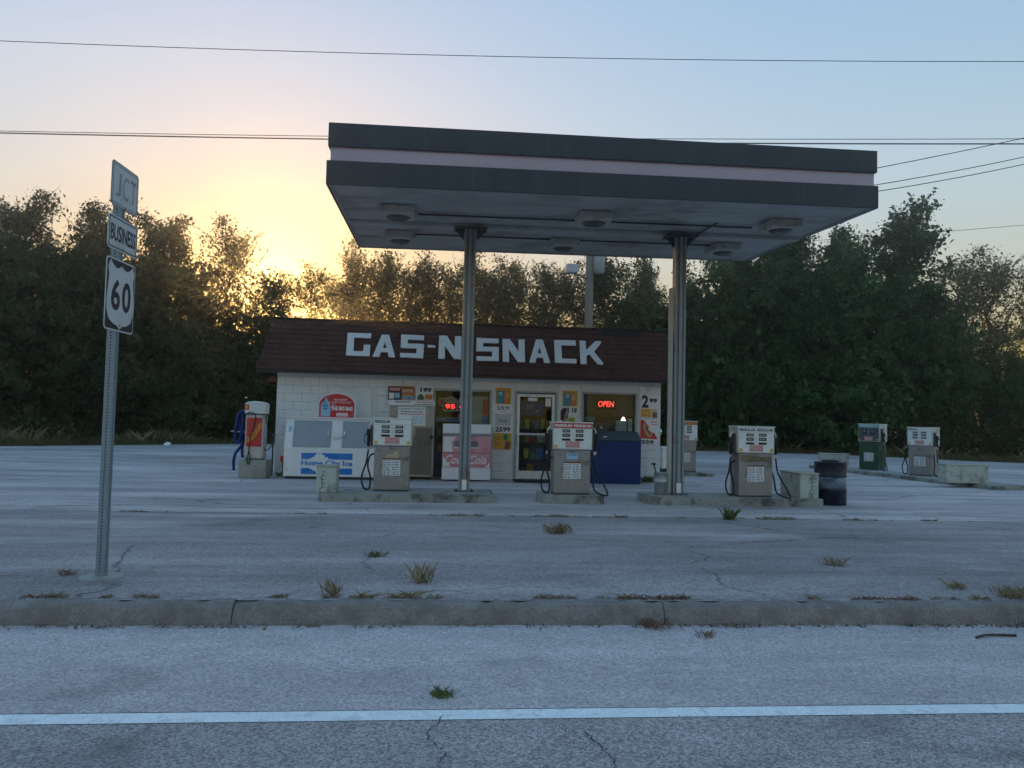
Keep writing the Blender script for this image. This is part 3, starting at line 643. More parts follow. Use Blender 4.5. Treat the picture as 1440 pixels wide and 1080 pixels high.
guard_box('grey guard block beside the green pump', (13.70, 25.9, .12), math.radians(-20), .95, .5, .46, 9)

# drum, bucket
NAVYD = mat('dark_drum', (0.008, 0.011, 0.028), 0.42, var=.3, dirt=(.05, .05, .055), dscale=5)
BANDD = mat('pale_drum_band', (0.20, 0.25, 0.32), 0.5, var=.3, vscale=8, dirt=(.06, .07, .09), dscale=4, dlo=.5, dhi=.62)
t = thing('steel_drum', 'black steel drum with pale middle band at end of pump island', 'drum', (7.40, 14.1, .008))
part(t, 'shell', NAVYD, lambda m: m.lathe([(.275, 0), (.285, .01), (.285, .27), (.295, .285), (.285, .30), (.28, .305)], 28), smooth=True)
part(t, 'middle_band', BANDD, lambda m: m.lathe([(.283, .306), (.283, .53)], 28), smooth=True)
part(t, 'upper_shell', NAVYD, lambda m: m.lathe([(.284, .531), (.297, .545), (.285, .56), (.285, .78), (.293, .79), (.293, .805), (.26, .805)], 28), smooth=True)
part(t, 'lid', BLACK, lambda m: m.lathe([(.165, .805), (.165, .83), (.13, .845), (.03, .85)], 20), smooth=True)
t = thing('metal_bucket', 'galvanised bucket with a squeegee beside the right canopy column', 'bucket', (4.05, 13.93, .155))
part(t, 'pail', STEEL, lambda m: m.lathe([(.105, 0), (.108, .005), (.118, .24), (.124, .245), (.119, .25), (.126, .40), (.133, .405), (.13, .415), (.12, .41), (.10, .02)], 22), smooth=True)
part(t, 'bail_handle', STEEL, lambda m: m.tube(spline([(-.125, 0, .37), (-.10, -.09, .33), (0, -.135, .30), (.10, -.09, .33), (.125, 0, .37)], 5), .005, 6))
part(t, 'squeegee', BLACK, lambda m: (m.tube([(.03, 0, .05), (-.13, .02, .56)], .012, 6), m.box(-.17, -.09, .0, .04, .55, .58)))

# ------------------------------------------------------------------ ice freezer and its sign
ICEW = mat('freezer_white', (0.82, 0.83, 0.84), 0.4, var=.06, dirt=(.5, .5, .48), dscale=2.4, dlo=.6, dhi=.8)
ICEG = mat('freezer_door_grey', (0.30, 0.33, 0.37), 0.35, 0.2, var=.08, vscale=2)
t = thing('ice_freezer', 'white slant-front ice freezer with two grey doors and blue panel', 'freezer', (-2.41, 18.1, .01))
W_ = 1.17
prof = [(0, .06), (.0, .70), (.20, 1.36), (.20, 1.40), (.76, 1.40), (.76, .06)]
part(t, 'cabinet', ICEW, lambda m: m.prism_x(prof[::-1], -W_, W_), .012)
part(t, 'base', DKST, lambda m: m.box(-W_ + .04, W_ - .04, .05, .72, 0, .062))
part(t, 'top_edge', ICEW, lambda m: m.box(-W_ - .015, W_ + .015, .17, .77, 1.395, 1.425), .008)
def sl_y(z): return (z - .70) / .66 * .20
for sx in (-1, 1):
    def dp(m):
        a, b = (-.985, -.13) if sx < 0 else (.13, .985)
        z0, z1 = .735, 1.345; q = .022
        m.add([(a, sl_y(z0) - q, z0), (b, sl_y(z0) - q, z0), (b, sl_y(z1) - q, z1), (a, sl_y(z1) - q, z1), (a, sl_y(z0) + .005, z0), (b, sl_y(z0) + .005, z0), (b, sl_y(z1) + .005, z1), (a, sl_y(z1) + .005, z1)],
              [(0, 1, 2, 3), (0, 4, 5, 1), (1, 5, 6, 2), (2, 6, 7, 3), (3, 7, 4, 0)])
    dr = part(t, 'door', ICEG, dp, .008)
    part(dr, 'handle', CHROME, lambda m: m.tube(spline([(sx * .15, sl_y(1.14) - .02, 1.14), (sx * .17, sl_y(1.13) - .07, 1.12), (sx * .19, sl_y(1.07) - .08, 1.06), (sx * .17, sl_y(1.0) - .07, 1.0), (sx * .15, sl_y(.98) - .02, .98)], 4), .013, 6))
part(t, 'latch', ALU, lambda m: m.box(-.09, .09, .06, .13, .90, .98), .01)
part(t, 'blue_sticker', LBLUEP, lambda m: m.add([(-1.10, sl_y(1.08) - .004, 1.08), (-1.03, sl_y(1.08) - .004, 1.08), (-1.03, sl_y(1.2) - .004, 1.2), (-1.10, sl_y(1.2) - .004, 1.2)], [(0, 1, 2, 3)]))
pn = part(t, 'blue_panel', BLUEP, lambda m: (m.box(-.77, .39, -.004, .002, .455, .60), m.box(-.77, .39, -.004, .002, .115, .255)))
text(pn, 'Home City Ice', BLUEP, -.77, .39, .275, .435, -.004, bold=.03, name='lettering')
part(pn, 'skyline_motif', PAPER, lambda m: (m.prism_y([(-.60, .44), (-.1, .44), (-.1, .47), (-.17, .47), (-.17, .52), (-.23, .50), (-.25, .56), (-.30, .56), (-.32, .61), (-.36, .58), (-.40, .61), (-.44, .56), (-.47, .56), (-.48, .50), (-.53, .51), (-.54, .475), (-.60, .47)], -.006, -.0042),
     m.prism_y([(-.58, .26), (-.57, .23), (-.52, .23), (-.50, .19), (-.45, .20), (-.43, .15), (-.40, .12), (-.37, .16), (-.33, .14), (-.30, .19), (-.22, .2), (-.2, .24), (-.12, .24), (-.12, .26)], -.006, -.0042)))
t = thing('arched_sign', 'red arched ice sign standing on top of the white freezer', 'sign', (-2.46, 18.42, 1.435))
arch = [(-.42, 0), (.42, 0), (.42, .30)] + [(.42 * math.cos(a), .30 + .27 * math.sin(a)) for a in np.linspace(.12, PI - .12, 14)] + [(-.42, .30)]
part(t, 'white_border', PAPER, lambda m: m.prism_y([(x * 1.05, z * 1.03) for x, z in arch], 0, .03))
part(t, 'red_board', REDP, lambda m: m.prism_y([(x * .97, z * .97 + .004) for x, z in arch], -.006, -.0005))
part(t, 'ice_bag_picture', LBLUEP, lambda m: m.prism_y([(-.36, .02), (-.16, .02), (-.14, .10), (-.15, .28), (-.17, .36), (-.22, .40), (-.23, .46), (-.27, .46), (-.27, .40), (-.34, .35), (-.37, .25)], -.011, -.0065))
part(t, 'bag_print', TEALP, lambda m: (m.box(-.33, -.19, -.0135, -.0112, .25, .30), m.box(-.31, -.21, -.0135, -.0112, .19, .23), m.box(-.32, -.24, -.0135, -.0112, .33, .36)))
text(t, 'THE BIG BAG', PAPER, -.13, .37, .165, .265, -.009, bold=.05); text(t, 'BUY SMART', PAPER, -.06, .24, .40, .44, -.009, bold=.02); text(t, "DON'T RUN OUT", PAPER, -.12, .34, .34, .38, -.009, bold=.02); text(t, 'BUY', PAPER, -.11, -.03, .285, .315, -.009, bold=.02)
pl = part(t, 'price_plate', PAPER, lambda m: m.box(0, .26, -.010, -.0065, .03, .11)); fineprint(pl, PINKP, .02, .24, .035, .105, -.0105, 2, 5)

# ------------------------------------------------------------------ propane cage
CAGE = mat('cage_tan', (0.42, 0.36, 0.30), 0.5, var=.1, dirt=(.28, .20, .14), dscale=3)
t = thing('propane_cage', 'tan steel propane cage with mesh door beside the store window', 'cabinet', (-.70, 18.42, .02))
cw, cd, ch_ = .53, .48, 1.72
part(t, 'cage_frame', CAGE, lambda m: (m.box(-cw, -cw + .035, 0, .035, 0.06, ch_), m.box(cw - .035, cw, 0, .035, .06, ch_), m.box(-cw + .035, cw - .035, 0, .035, ch_ - .04, ch_), m.box(-cw + .035, cw - .035, 0, .035, .06, .11), m.box(-cw, cw, .036, cd, ch_ - .03, ch_ - .002), m.box(-cw, cw, .036, cd, .05, .07), m.box(-cw, -cw + .03, .036, cd, .071, ch_ - .03), m.box(cw - .03, cw, .036, cd, .071, ch_ - .03)), .004)
part(t, 'back_panel', mat('cage_inside', (.03, .028, .025), .8), lambda m: m.box(-cw + .031, cw - .031, cd - .02, cd - .004, .072, ch_ - .031))
part(t, 'cage_feet', DKST, lambda m: [m.box(x - .03, x + .03, y, y + .06, 0, .052) for x in (-cw + .05, cw - .05) for y in (.02, cd - .1)])
part(t, 'door_sheet', CAGE, lambda m: m.prism_y([(-cw + .036, .111), (-.42, .111), (-.42, .62), (.10, 1.04), (.10, 1.22), (cw - .036, 1.22), (cw - .036, ch_ - .041), (-cw + .036, ch_ - .041)], .008, .022))
def lattice(m):
    s = .062; zt = lambda x: 1.22 if x > .10 else .62 + (x + .42) / .52 * .42
    def seg(dx, dz):
        k = -2.6
        while k < 2.6:
            pts = []
            for q in range(0, 121):
                x = -.42 + q * (cw - .036 + .42) / 120; z = k + (x if dx > 0 else -x)
                if .11 <= z <= zt(x): pts.append((x, z))
            if len(pts) > 1:
                a, b = pts[0], pts[-1]; y = .013 if dx > 0 else .019
                m.tube([(a[0], y, a[1]), (b[0], y, b[1])], .008, 4)
            k += s * 1.414 * .72
    seg(1, 1); seg(-1, 1)
part(t, 'wire_mesh', CAGE, lattice)
pk = part(t, 'padlock', BLACK, lambda m: (m.lathe([(.03, -.02), (.045, -.01), (.045, .02), (.03, .03)], 12, (0, 0, 0)),), .004)
pk.location = (cw - .06, -.02, 1.0); pk.rotation_euler = (PI / 2, 0, 0)
hd = part(t, 'header_sign', PAPER, lambda m: m.box(-cw - .02, cw, -.012, -.001, 1.745, 1.86)); text(hd, 'PROPANE', DARK, -.40, -.05, 1.80, 1.845, -.0135, bold=.02); text(hd, 'NO SMOKING', REDP, .10, .50, 1.805, 1.845, -.0135, bold=.02); fineprint(hd, DARK, .05, .51, 1.75, 1.795, -.0125, 1, 4)
part(t, 'sign_bracket', CAGE, lambda m: m.box(-cw, cw, 0, .03, ch_ + .0, 1.87))
nt = part(t, 'white_notice', PAPER, lambda m: m.box(-.33, .32, -.002, .007, 1.27, 1.71)); text(nt, "Lahring's Propane", NAVY, -.30, .29, 1.635, 1.69, -.004, bold=.01); fineprint(nt, REDP, -.29, .29, 1.515, 1.565, -.003, 1, 12)
fineprint(nt, NAVY, -.26, .26, 1.57, 1.62, -.003, 1, 7); fineprint(nt, LBLUEP, 0, .29, 1.29, 1.50, -.003, 4, 2)

# ------------------------------------------------------------------ cola cooler, blue bin, mat
COKEW = mat('cooler_white', (0.80, 0.78, 0.80), 0.4, var=.06); COKEP = mat('cooler_faded_red', (0.66, 0.20, 0.25), 0.42, var=.25, vscale=1.5, dirt=(.66, .45, .48), dscale=1.1, dlo=.45, dhi=.65)
t = thing('drink_cooler', 'faded red and white cola cooler in front of the left window', 'cooler', (.61, 18.22, .01))
q = .57
part(t, 'base_panel', COKEW, lambda m: m.box(-q, q, 0, .6, .03, .32), .012)
part(t, 'red_panel', COKEP, lambda m: m.box(-q, q, .003, .6, .322, .66), .006)
md = part(t, 'door_panel', COKEP, lambda m: m.box(-q, q, -.012, .6, .665, 1.05), .012)
part(t, 'grey_band', mat('grey_band', (.26, .27, .30), .5), lambda m: m.box(-q, q, .004, .6, 1.052, 1.115))
part(t, 'top_panel', COKEW, lambda m: m.prism_x([(.02, 1.116), (.06, 1.34), (.6, 1.34), (.6, 1.116)][::-1], -q, q), .012)
part(md, 'slot', mat('slot_grey', (.17, .17, .19), .5), lambda m: m.box(-.29, .27, -.016, -.0125, .80, .94))
part(md, 'slot_trim', PAPER, lambda m: m.box(-.30, .28, -.022, -.0125, .775, .798))
part(md, 'white_corner', COKEW, lambda m: m.prism_y([(-q + .02, .68), (-.32, .68), (-.36, .90), (-.24, 1.04), (-q + .02, 1.04)], -.0145, -.0122))
text(t, 'Coca-Cola', PAPER, -.50, .48, .40, .61, -.002, shear=.35, bold=.012)
part(t, 'white_swash', PAPER, lambda m: [m.prism_y([(-q + .02, .33), (-.35, .345), (-.42, .40), (-q + .02, .58)], -.0015, .002), m.prism_y([(q - .16, .335), (q - .02, .335), (q - .02, .45), (q - .08, .38)], -.0015, .002)])
BINB = mat('bin_blue', (0.004, 0.026, 0.15), 0.4, var=.12, vscale=1.5, dirt=(.01, .035, .15), dscale=2)
t = thing('blue_bin', 'dark blue storage bin with sloping lid below the open sign', 'bin', (4.19, 18.15, .01))
part(t, 'bin_body', BINB, lambda m: m.box(-.60, .60, 0, .66, 0, 1.02), .015)
part(t, 'lid', mat('bin_lid', (.06, .075, .09), .45, var=.25, vscale=3), lambda m: m.prism_x([(-.015, 1.022), (-.015, 1.05), (.40, 1.24), (.66, 1.24), (.66, 1.022)][::-1], -.61, .61), .015)
part(t, 'lid_handle', CHROME, lambda m: m.tube(spline([(-.33, .06, 1.085), (-.31, .03, 1.11), (-.25, .03, 1.11), (-.23, .06, 1.085)], 4), .012, 6))
t = tag(obj('doormat', MB().box(-.45, .45, -.32, .3, 0, .018), mat('mat_rubber', (.02, .021, .025), .9, var=.3, vscale=20), loc=(2.2, 18.4, .024), bevel=.006), 'dark rubber mat in front of the store door', 'mat')

# ------------------------------------------------------------------ posters and price signs on the wall
PY = BY - .02
def poster(label, x0, x1, z0, z1, base=PAPER, cat='poster', name='poster', y=PY, group='posters on the store front'):
    t = thing(name, label, cat, ((x0 + x1) / 2, y, (z0 + z1) / 2), 0, group)
    w, h = (x1 - x0) / 2, (z1 - z0) / 2
    part(t, 'sheet', base, lambda m: m.box(-w, w, 0, .006, -h, h))
    return t, w, h
def panel(t, m, a, b, c, d, k=1, name='printed_panel'): return part(t, name, m, lambda q: q.box(a, b, -.002 * k, -.0002 + .0 * k if k == 1 else -.002 * (k - 1) - .0002, c, d))
t, w, h = poster('dark poster with red heading above the propane cage', -1.31, -.99, 1.895, 2.23, NAVY, y=18.88)
panel(t, REDP, -w * .9, w * .9, h * .3, h * .85); panel(t, PAPER, -w * .85, -w * .1, -h * .85, h * .05); panel(t, LBLUEP, w * .0, w * .8, -h * .7, h * .05); fineprint(t, PAPER, -w * .8, w * .8, h * .35, h * .8, -.0025, 2, 3)
t, w, h = poster('orange poster above the propane cage, between two others', -.968, -.681, 1.895, 2.238, ORANGEP, y=18.88)
panel(t, LBLUEP, -w * .8, w * .8, -h * .9, -h * .35); panel(t, BROWNP, -w * .9, w * .9, h * .6, h * .9); text(t, 'BUTTER', PAPER, -w * .85, w * .85, h * .15, h * .5, -.003, bold=.02); fineprint(t, NAVY, -w * .6, w * .6, -h * .85, -h * .4, -.0025, 2, 6)
t, w, h = poster('white price poster reading 199 above the propane cage', -.64, -.214, 1.895, 2.247, PAPER, y=18.88)
text(t, '199', DARK, -w * .5, w * .8, h * .2, h * .8, -.003, bold=.05)
part(t, 'picture', GREENP, lambda m: m.prism_y([(-w * .8, -h * .9), (-w * .05, -h * .9), (-w * .08, -h * .4), (-w * .3, -h * .1), (-w * .55, -h * .1), (-w * .78, -h * .45)], -.003, 0)); part(t, 'picture', ORANGEP, lambda m: m.prism_y([(w * .0, -h * .8), (w * .9, -h * .85), (w * .92, -h * .2), (w * .6, -h * .1), (w * .1, -h * .15)], -.003, 0))
def smokes(label, x0, x1, z0, z1):
    t, w, h = poster(label, x0, x1, z0, z1, YELP)
    panel(t, NAVY, -w * .82, w * .82, -h * .9, h * .62); panel(t, TEALP, -w * .78, -w * .02, -h * .85, h * .58, 2); panel(t, ORANGEP, w * .04, w * .78, -h * .85, h * .58, 2)
    part(t, 'pack_picture', LBLUEP, lambda m: m.box(-w * .6, -w * .12, -.007, -.0045, h * .05, h * .5)); part(t, 'pack_picture', mat('peach', (.66, .38, .24), .6), lambda m: m.box(w * .25, w * .7, -.007, -.0045, -h * .3, h * .45))
    fineprint(t, BROWNP, -w * .8, w * .8, h * .68, h * .92, -.0005, 1, 3)
    return t
smokes('teal and orange poster on the pier between window and door', 1.31, 1.70, 1.86, 2.264)
t, w, h = poster('white price card reading 2899 on the pier beside the door', 1.30, 1.70, 1.63, 1.85); text(t, '$28.99', DARK, -w * .7, w * .8, -h * .35, h * .65, -.003, bold=.01); fineprint(t, DARK, -w * .3, w * .4, -h * .75, -h * .5, -.0005, 1, 2)
t, w, h = poster('grey notice with small print below the 2899 price card', 1.32, 1.70, 1.33, 1.615, mat('grey_paper', (.5, .51, .52), .7)); fineprint(t, DARK, -w * .6, w * .5, -h * .5, h * .1, -.0005, 2, 9)
t, w, h = poster('white price card reading 2599 with thick black digits', 1.30, 1.724, 1.15, 1.322); text(t, '2599', DARK, -w * .88, w * .88, -h * .7, h * .75, -.003, bold=.035)
t, w, h = poster('yellow sale poster with packs below the 2599 card', 1.285, 1.734, .75, 1.145, YELP); panel(t, GREENP, w * .1, w * .55, h * .2, h * .9); panel(t, mat('lime', (.45, .45, .05), .6), w * .55, w * .9, h * .1, h * .8); part(t, 'pack_picture', BROWNP, lambda m: m.prism_y([(w * .2, -h), (w * .75, -h), (w * .95, -h * .1), (w * .35, h * .1)], -.006, -.002)); text(t, 'LOW\nPRICE', ORANGEP, -w * .8, w * .0, -h * .6, h * .6, -.003, bold=.02)
smokes('teal and orange poster on the pier between door and open sign window', 2.98, 3.36, 1.85, 2.239)
t, w, h = poster('white price card reading 318 behind the premium pump', 3.02, 3.36, 1.60, 1.835); text(t, '3 18', DARK, -w * .6, w * .9, -h * .25, h * .8, -.003, bold=.035)
t, w, h = poster('small lime sticker on the pier beside the right window', 3.14, 3.30, 1.43, 1.57, mat('lime', (.45, .45, .05), .6)); fineprint(t, GREENP, -w * .7, w * .7, -h * .6, h * .6, -.0005, 2, 2)
t, w, h = poster('white price poster with large black 299 at building corner', 4.95, 5.43, 1.60, 2.19); text(t, '2', DARK, -w * .85, -w * .12, -h * .12, h * .95, -.003, bold=.04); text(t, '99', DARK, -w * .05, w * .8, h * .3, h * .68, -.003, bold=.05)
panel(t, YELP, -w * .95, w * .2, -h * .92, -h * .2); text(t, 'LOW\nPRICE', ORANGEP, -w * .8, w * .05, -h * .85, -h * .28, -.003, bold=.05); panel(t, mat('beige_print', (.55, .48, .36), .6), w * .25, w * .85, -h * .95, -h * .2); panel(t, BROWNP, w * .32, w * .8, -h * .95, -h * .5, 2)
t, w, h = poster('hot dog price poster reading 359 at building corner', 4.95, 5.43, .95, 1.575)
part(t, 'red_ground', REDP, lambda m: m.prism_y([(-w * .95, -h * .55), (w * .9, -h * .6), (w * .55, -h * .1), (-w * .55, h * .9), (-w * .95, h * .95)], -.0025, 0))
part(t, 'bun_picture', mat('bun', (.62, .36, .18), .6), lambda m: m.prism_y([(-w * .7, h * .3), (-w * .35, -h * .25), (w * .1, -h * .5), (w * .35, -h * .2), (-w * .1, h * .4), (-w * .5, h * .75)], -.006, -.0028)); part(t, 'sausage_picture', BROWNP, lambda m: m.prism_y([(-w * .45, h * .35), (w * .0, -h * .3), (w * .15, -h * .2), (-w * .3, h * .5)], -.009, -.0062)); part(t, 'wrapper_picture', PAPER, lambda m: m.prism_y([(-w * .1, h * .15), (w * .45, -h * .1), (w * .62, h * .1), (w * .0, h * .5)], -.009, -.0062))
text(t, '359', DARK, -w * .85, w * .5, -h * .98, -h * .68, -.003, bold=.04); fineprint(t, REDP, w * .2, w * .85, h * .5, h * .9, -.0005, 2, 3)
t, w, h = poster('blue promotional poster hanging inside the glass door', 1.99, 2.52, 1.60, 1.94, mat('deep_blue', (.012, .05, .30), .5), y=BY + .10); text(t, 'FLAVOR\nGO TO', PAPER, -w * .6, w * .1, -h * .1, h * .55, -.003); part(t, 'white_mark', PAPER, lambda m: m.prism_y([(w * .2, -h * .6), (w * .35, -h * .55), (w * .7, -h * .05), (w * .5, -h * .2)], -.003, 0))

# ------------------------------------------------------------------ window displays
LED = mat('red_led', (0.3, 0.01, 0.01), .5, emit=(1, .03, .03), estr=.9)
NEON = mat('red_neon', (0.3, 0.03, 0.01), .5, emit=(1, .06, .04), estr=.8)
t = thing('open_sign', 'lit red open sign hanging in the right window', 'sign', (4.12, BY + .16, 1.93))
part(t, 'backing', BLACK, lambda m: m.box(-.25, .25, 0, .03, -.14, .14), .01); text(t, 'OPEN', NEON, -.20, .20, -.07, .07, -.004, shear=.12)
t = thing('window_blind', 'brown blind drawn over the upper right window', 'blind', (4.17, BY + .26, 1.9))
for i in range(14): part(t, 'slat', mat('blind_slat', (.12, .11, .105), .6, var=.1), lambda m: m.box(-.66, .66, -.012, .012, .26 - i * .04, .298 - i * .04))
def jack(label, x, z, r, txt):
    t = thing('lottery_sign', label, 'sign', (x, BY + .12, z), 0, 'lit jackpot signs')
    part(t, 'board', mat('cream_board', (.66, .58, .50), .5), lambda m: m.prism_y([(-r, -r), (r, -r), (r, r * .4)] + [(r * math.cos(a), r * .4 + r * .7 * math.sin(a)) for a in np.linspace(.2, PI - .2, 10)] + [(-r, r * .4)], 0, .03), .006)
    s = part(t, 'screen', mat('led_back', (.12, .005, .005), .5), lambda m: m.box(-r * .85, r * .85, -.006, .001, -r * .8, r * .15))
    text(s, txt, LED, -r * .7, r * .7, -r * .62, r * 0, -.009, bold=.02); fineprint(t, REDP, -r * .6, r * .6, r * .35, r * .85, -.001, 2, 2); return t
jack('lit jackpot sign reading 95 in the left window', .21, 1.83, .175, '95'); jack('lit jackpot sign reading 65 half hidden by the canopy column', .55, 1.83, .165, '65')
t = thing('round_sign', 'round red sign at top left of the left window', 'sign', (0.0, BY + .12, 1.88)); part(t, 'disc', PINKP, lambda m: m.prism_y([(.09 * math.cos(a), .11 * math.sin(a)) for a in np.linspace(0, 2 * PI, 18)[:-1]], 0, .02)); part(t, 'emblem', REDP, lambda m: m.prism_y([(-.04, -.05), (.05, -.03), (.04, .06), (-.02, .05)], -.003, 0))
t, w, h = poster('pale blue window strip above the drink cooler', -.12, .60, 1.40, 1.50, mat('pale_strip', (.30, .40, .52), .5), y=BY + .10); panel(t, BLUEP, -w * .3, w * .5, -h * .5, h * .5)
t, w, h = poster('tall pale poster in the left window beside the column', .68, 1.14, 1.36, 2.04, mat('pale_sheet', (.44, .48, .48), .5), y=BY + .10); panel(t, REDP, w * .45, w * .95, -h * .35, h * .8); panel(t, BLUEP, w * .4, w * .95, -h * .95, -h * .4)
t, w, h = poster('teal strip sticker in the right window', 3.54, 3.84, 1.50, 1.60, mat('aqua_sticker', (.16, .42, .44), .5), y=BY + .10); fineprint(t, DARK, -w * .8, w * .8, -h * .3, h * .3, -.0005, 1, 2)
t, w, h = poster('small framed sign standing in the right window', 3.87, 4.13, 1.26, 1.44, mat('old_card', (.30, .29, .24), .6), y=BY + .14); panel(t, DARK, -w * .8, w * .8, -h * .7, h * .7); panel(t, PAPER, -w * .3, w * .4, -h * .5, h * .3, 2)
t, w, h = poster('white and blue paper taped inside the right window', 4.36, 4.64, 1.26, 1.52, mat('blue_white_paper', (.62, .70, .76), .6), y=BY + .10); panel(t, LBLUEP, -w * .95, -w * .6, -h * .9, h * .9)
t, w, h = poster('narrow white paper at the right window edge', 4.68, 4.78, 1.26, 1.58, PAPER, y=BY + .10); panel(t, LBLUEP, -w * .5, w * .5, -h * .5, h * .5)
t = thing('counter_lamp', 'small dark lamp with bright shade inside the right window', 'lamp', (4.60, BY + .30, 1.0)); part(t, 'stem', BLACK, lambda m: m.lathe([(.06, 0), (.05, .03), (.025, .06), (.03, .5)], 10)); part(t, 'shade', mat('bright_shade', (.75, .73, .68), .4, emit=(1, .95, .85), estr=.6), lambda m: m.lathe([(.08, .5), (.02, .62)], 12))
# shelves with goods inside
SHELFM = mat('shelf_metal', (0.12, 0.12, 0.12), .5)
GOODS = [mat('goods_%s' % n, c, .5, var=.2) for n, c in [('red', (.60, .06, .05)), ('orange', (.75, .28, .06)), ('yellow', (.75, .55, .08)), ('green', (.09, .30, .08)), ('blue', (.05, .20, .55)), ('white', (.8, .78, .74)), ('dark', (.06, .05, .05))]]
def shelf_unit(label, x0, x1, y, zs, seed):
    t = thing('store_shelf', label, 'shelf', ((x0 + x1) / 2, y, .02), 0, 'shelves inside the store')
    w = (x1 - x0) / 2; part(t, 'uprights', SHELFM, lambda m: (m.box(-w, -w + .03, 0, .4, 0, 1.6), m.box(w - .03, w, 0, .4, 0, 1.6), m.box(-w + .03, w - .03, .38, .4, 0, 1.6)))
    rs = random.Random(seed)
    for z in zs:
        part(t, 'shelf_board', SHELFM, lambda m: m.box(-w + .031, w - .031, .0, .379, z - .02, z))
        x = -w + .05
        while x < w - .1:
            ww = rs.uniform(.09, .2); hh = rs.uniform(.12, .26)
            if x + ww > w - .04: break
            part(t, 'goods_box', rs.choice(GOODS), lambda m: m.box(x, x + ww - .01, .03, .26, z + .001, z + hh)); x += ww + rs.uniform(0, .04)
shelf_unit('goods shelf just inside the glass door', 1.85, 2.85, BY + .42, [.12, .5, .9, 1.25], 4)
shelf_unit('goods shelf behind the left window', -.15, 1.2, BY + .7, [.2, .6, 1.0, 1.4], 6)
shelf_unit('goods shelf behind the right window', 3.3, 5.0, BY + .55, [.2, .6, 1.0], 9)

# ------------------------------------------------------------------ vacuum station
VACM = mat('vacuum_steel', (0.52, 0.51, 0.50), 0.4, 0.5, var=.1, vscale=4, dirt=(.3, .27, .22), dscale=4)
t = thing('vacuum_station', 'coin vacuum with red panel and blue hose on concrete base', 'vacuum', (-4.26, 18.3, .008))
part(t, 'concrete_base', CONC, lambda m: m.box(-.31, .31, -.25, .28, 0, .42), .025)
part(t, 'body', VACM, lambda m: m.box(-.215, .215, -.18, .20, .42, 1.46), .05)
part(t, 'hood', mat('hood_white', (.70, .70, .69), .35, var=.05), lambda m: m.prism_y([(-.225, 1.47), (.235, 1.47), (.245, 1.70), (.17, 1.745), (.0, 1.765), (-.17, 1.745), (-.235, 1.70)], -.20, .21), .02)
part(t, 'corner_label', REDP, lambda m: m.box(-.232, -.13, -.2045, -.2, 1.56, 1.68)); part(t, 'corner_mark', YELP, lambda m: m.box(-.215, -.16, -.2065, -.2047, 1.59, 1.66))
rp = part(t, 'red_panel', REDP, lambda m: m.box(-.17, .17, -.1865, -.1805, .72, 1.38)); text(rp, 'Vacuum', YELP, -.27, .27, .97, 1.11, -.189, shear=.15, bold=.02, rot=.98)
BLUEH = mat('blue_hose', (0.004, 0.022, 0.16), 0.45, var=.15)
part(t, 'blue_hose', BLUEH, lambda m: m.tube(spline([(-.22, -.05, 1.50), (-.32, -.08, 1.52), (-.40, -.09, 1.42), (-.44, -.09, 1.15), (-.45, -.09, .92), (-.40, -.09, .80), (-.34, -.09, .86), (-.30, -.09, 1.1), (-.30, -.08, 1.3), (-.31, -.06, 1.46), (-.35, -.03, 1.50), (-.38, .0, 1.2), (-.30, .0, .85), (-.30, .0, .62), (-.28, -.02, .46)], 8), .032, 10), smooth=True)
part(t, 'blue_hose', BLUEH, lambda m: m.tube(spline([(-.28, .04, 1.0), (-.27, .02, .85), (-.33, -.05, .70), (-.42, -.10, .55), (-.45, -.12, .35), (-.43, -.14, .17)], 8), .034, 10), smooth=True)
part(t, 'hose_hook', ALU, lambda m: m.tube([(-.20, -.04, 1.04), (-.55, -.06, 1.06)], .012, 6))
part(t, 'black_hose', RUBBER, lambda m: m.tube(spline([(-.20, -.15, 1.46), (-.10, -.25, 1.50), (.02, -.26, 1.46), (.03, -.25, 1.30), (-.06, -.24, .95), (-.10, -.24, .60), (-.12, -.27, .40), (-.08, -.27, .32), (-.05, -.27, .42), (-.09, -.25, .62)], 8), .012, 6), smooth=True)
part(t, 'black_hose', RUBBER, lambda m: m.tube(spline([(.22, -.05, 1.45), (.26, -.05, 1.2), (.36, -.05, .95), (.36, -.05, .75), (.28, -.05, .64), (.20, -.05, .68), (.12, -.21, .75)], 8), .010, 6), smooth=True)
t = tag(obj('air_hose_pipe', MB().tube([(-3.99, 18.86, 0), (-3.99, 18.86, .98), (-4.0, 18.93, 1.0)], .02, 8), DKST), 'thin dark pipe running up the left corner of the store', 'pipe')
t = thing('small_red_box', 'small red hydrant cap between vacuum and ice freezer', 'box', (-3.71, 18.78, .0)); part(t, 'post', DKST, lambda m: m.box(-.02, .02, -.02, .02, 0, .40)); part(t, 'red_head', REDP, lambda m: m.box(-.07, .06, -.05, .04, .36, .50), .015)

# side of the building
t = thing('white_tank_cart', 'white cabinet with dark wheel beside the right store corner', 'cabinet', (5.98, 19.7, .008))
part(t, 'cabinet_body', WHITE, lambda m: m.box(-.22, .25, 0, .5, .28, .86), .03); part(t, 'wheel', RUBBER, lambda m: m.tube([(-.05, -.02, .16), (-.05, .08, .16)], .16, 18)); part(t, 'wheel', RUBBER, lambda m: m.tube([(-.05, .42, .16), (-.05, .52, .16)], .16, 18)); part(t, 'axle', DKST, lambda m: m.box(-.2, .2, .1, .4, .14, .29))
t = thing('electric_meter', 'small grey meter box on right side of the store', 'meter', (5.52, 19.6, 1.25)); part(t, 'meter_box', ALU, lambda m: m.box(-.03, .12, -.1, .12, -.16, .14), .01); part(t, 'meter_dial', CHROME, lambda m: m.tube([(.12, 0, 0), (.18, 0, 0)], .07, 14))

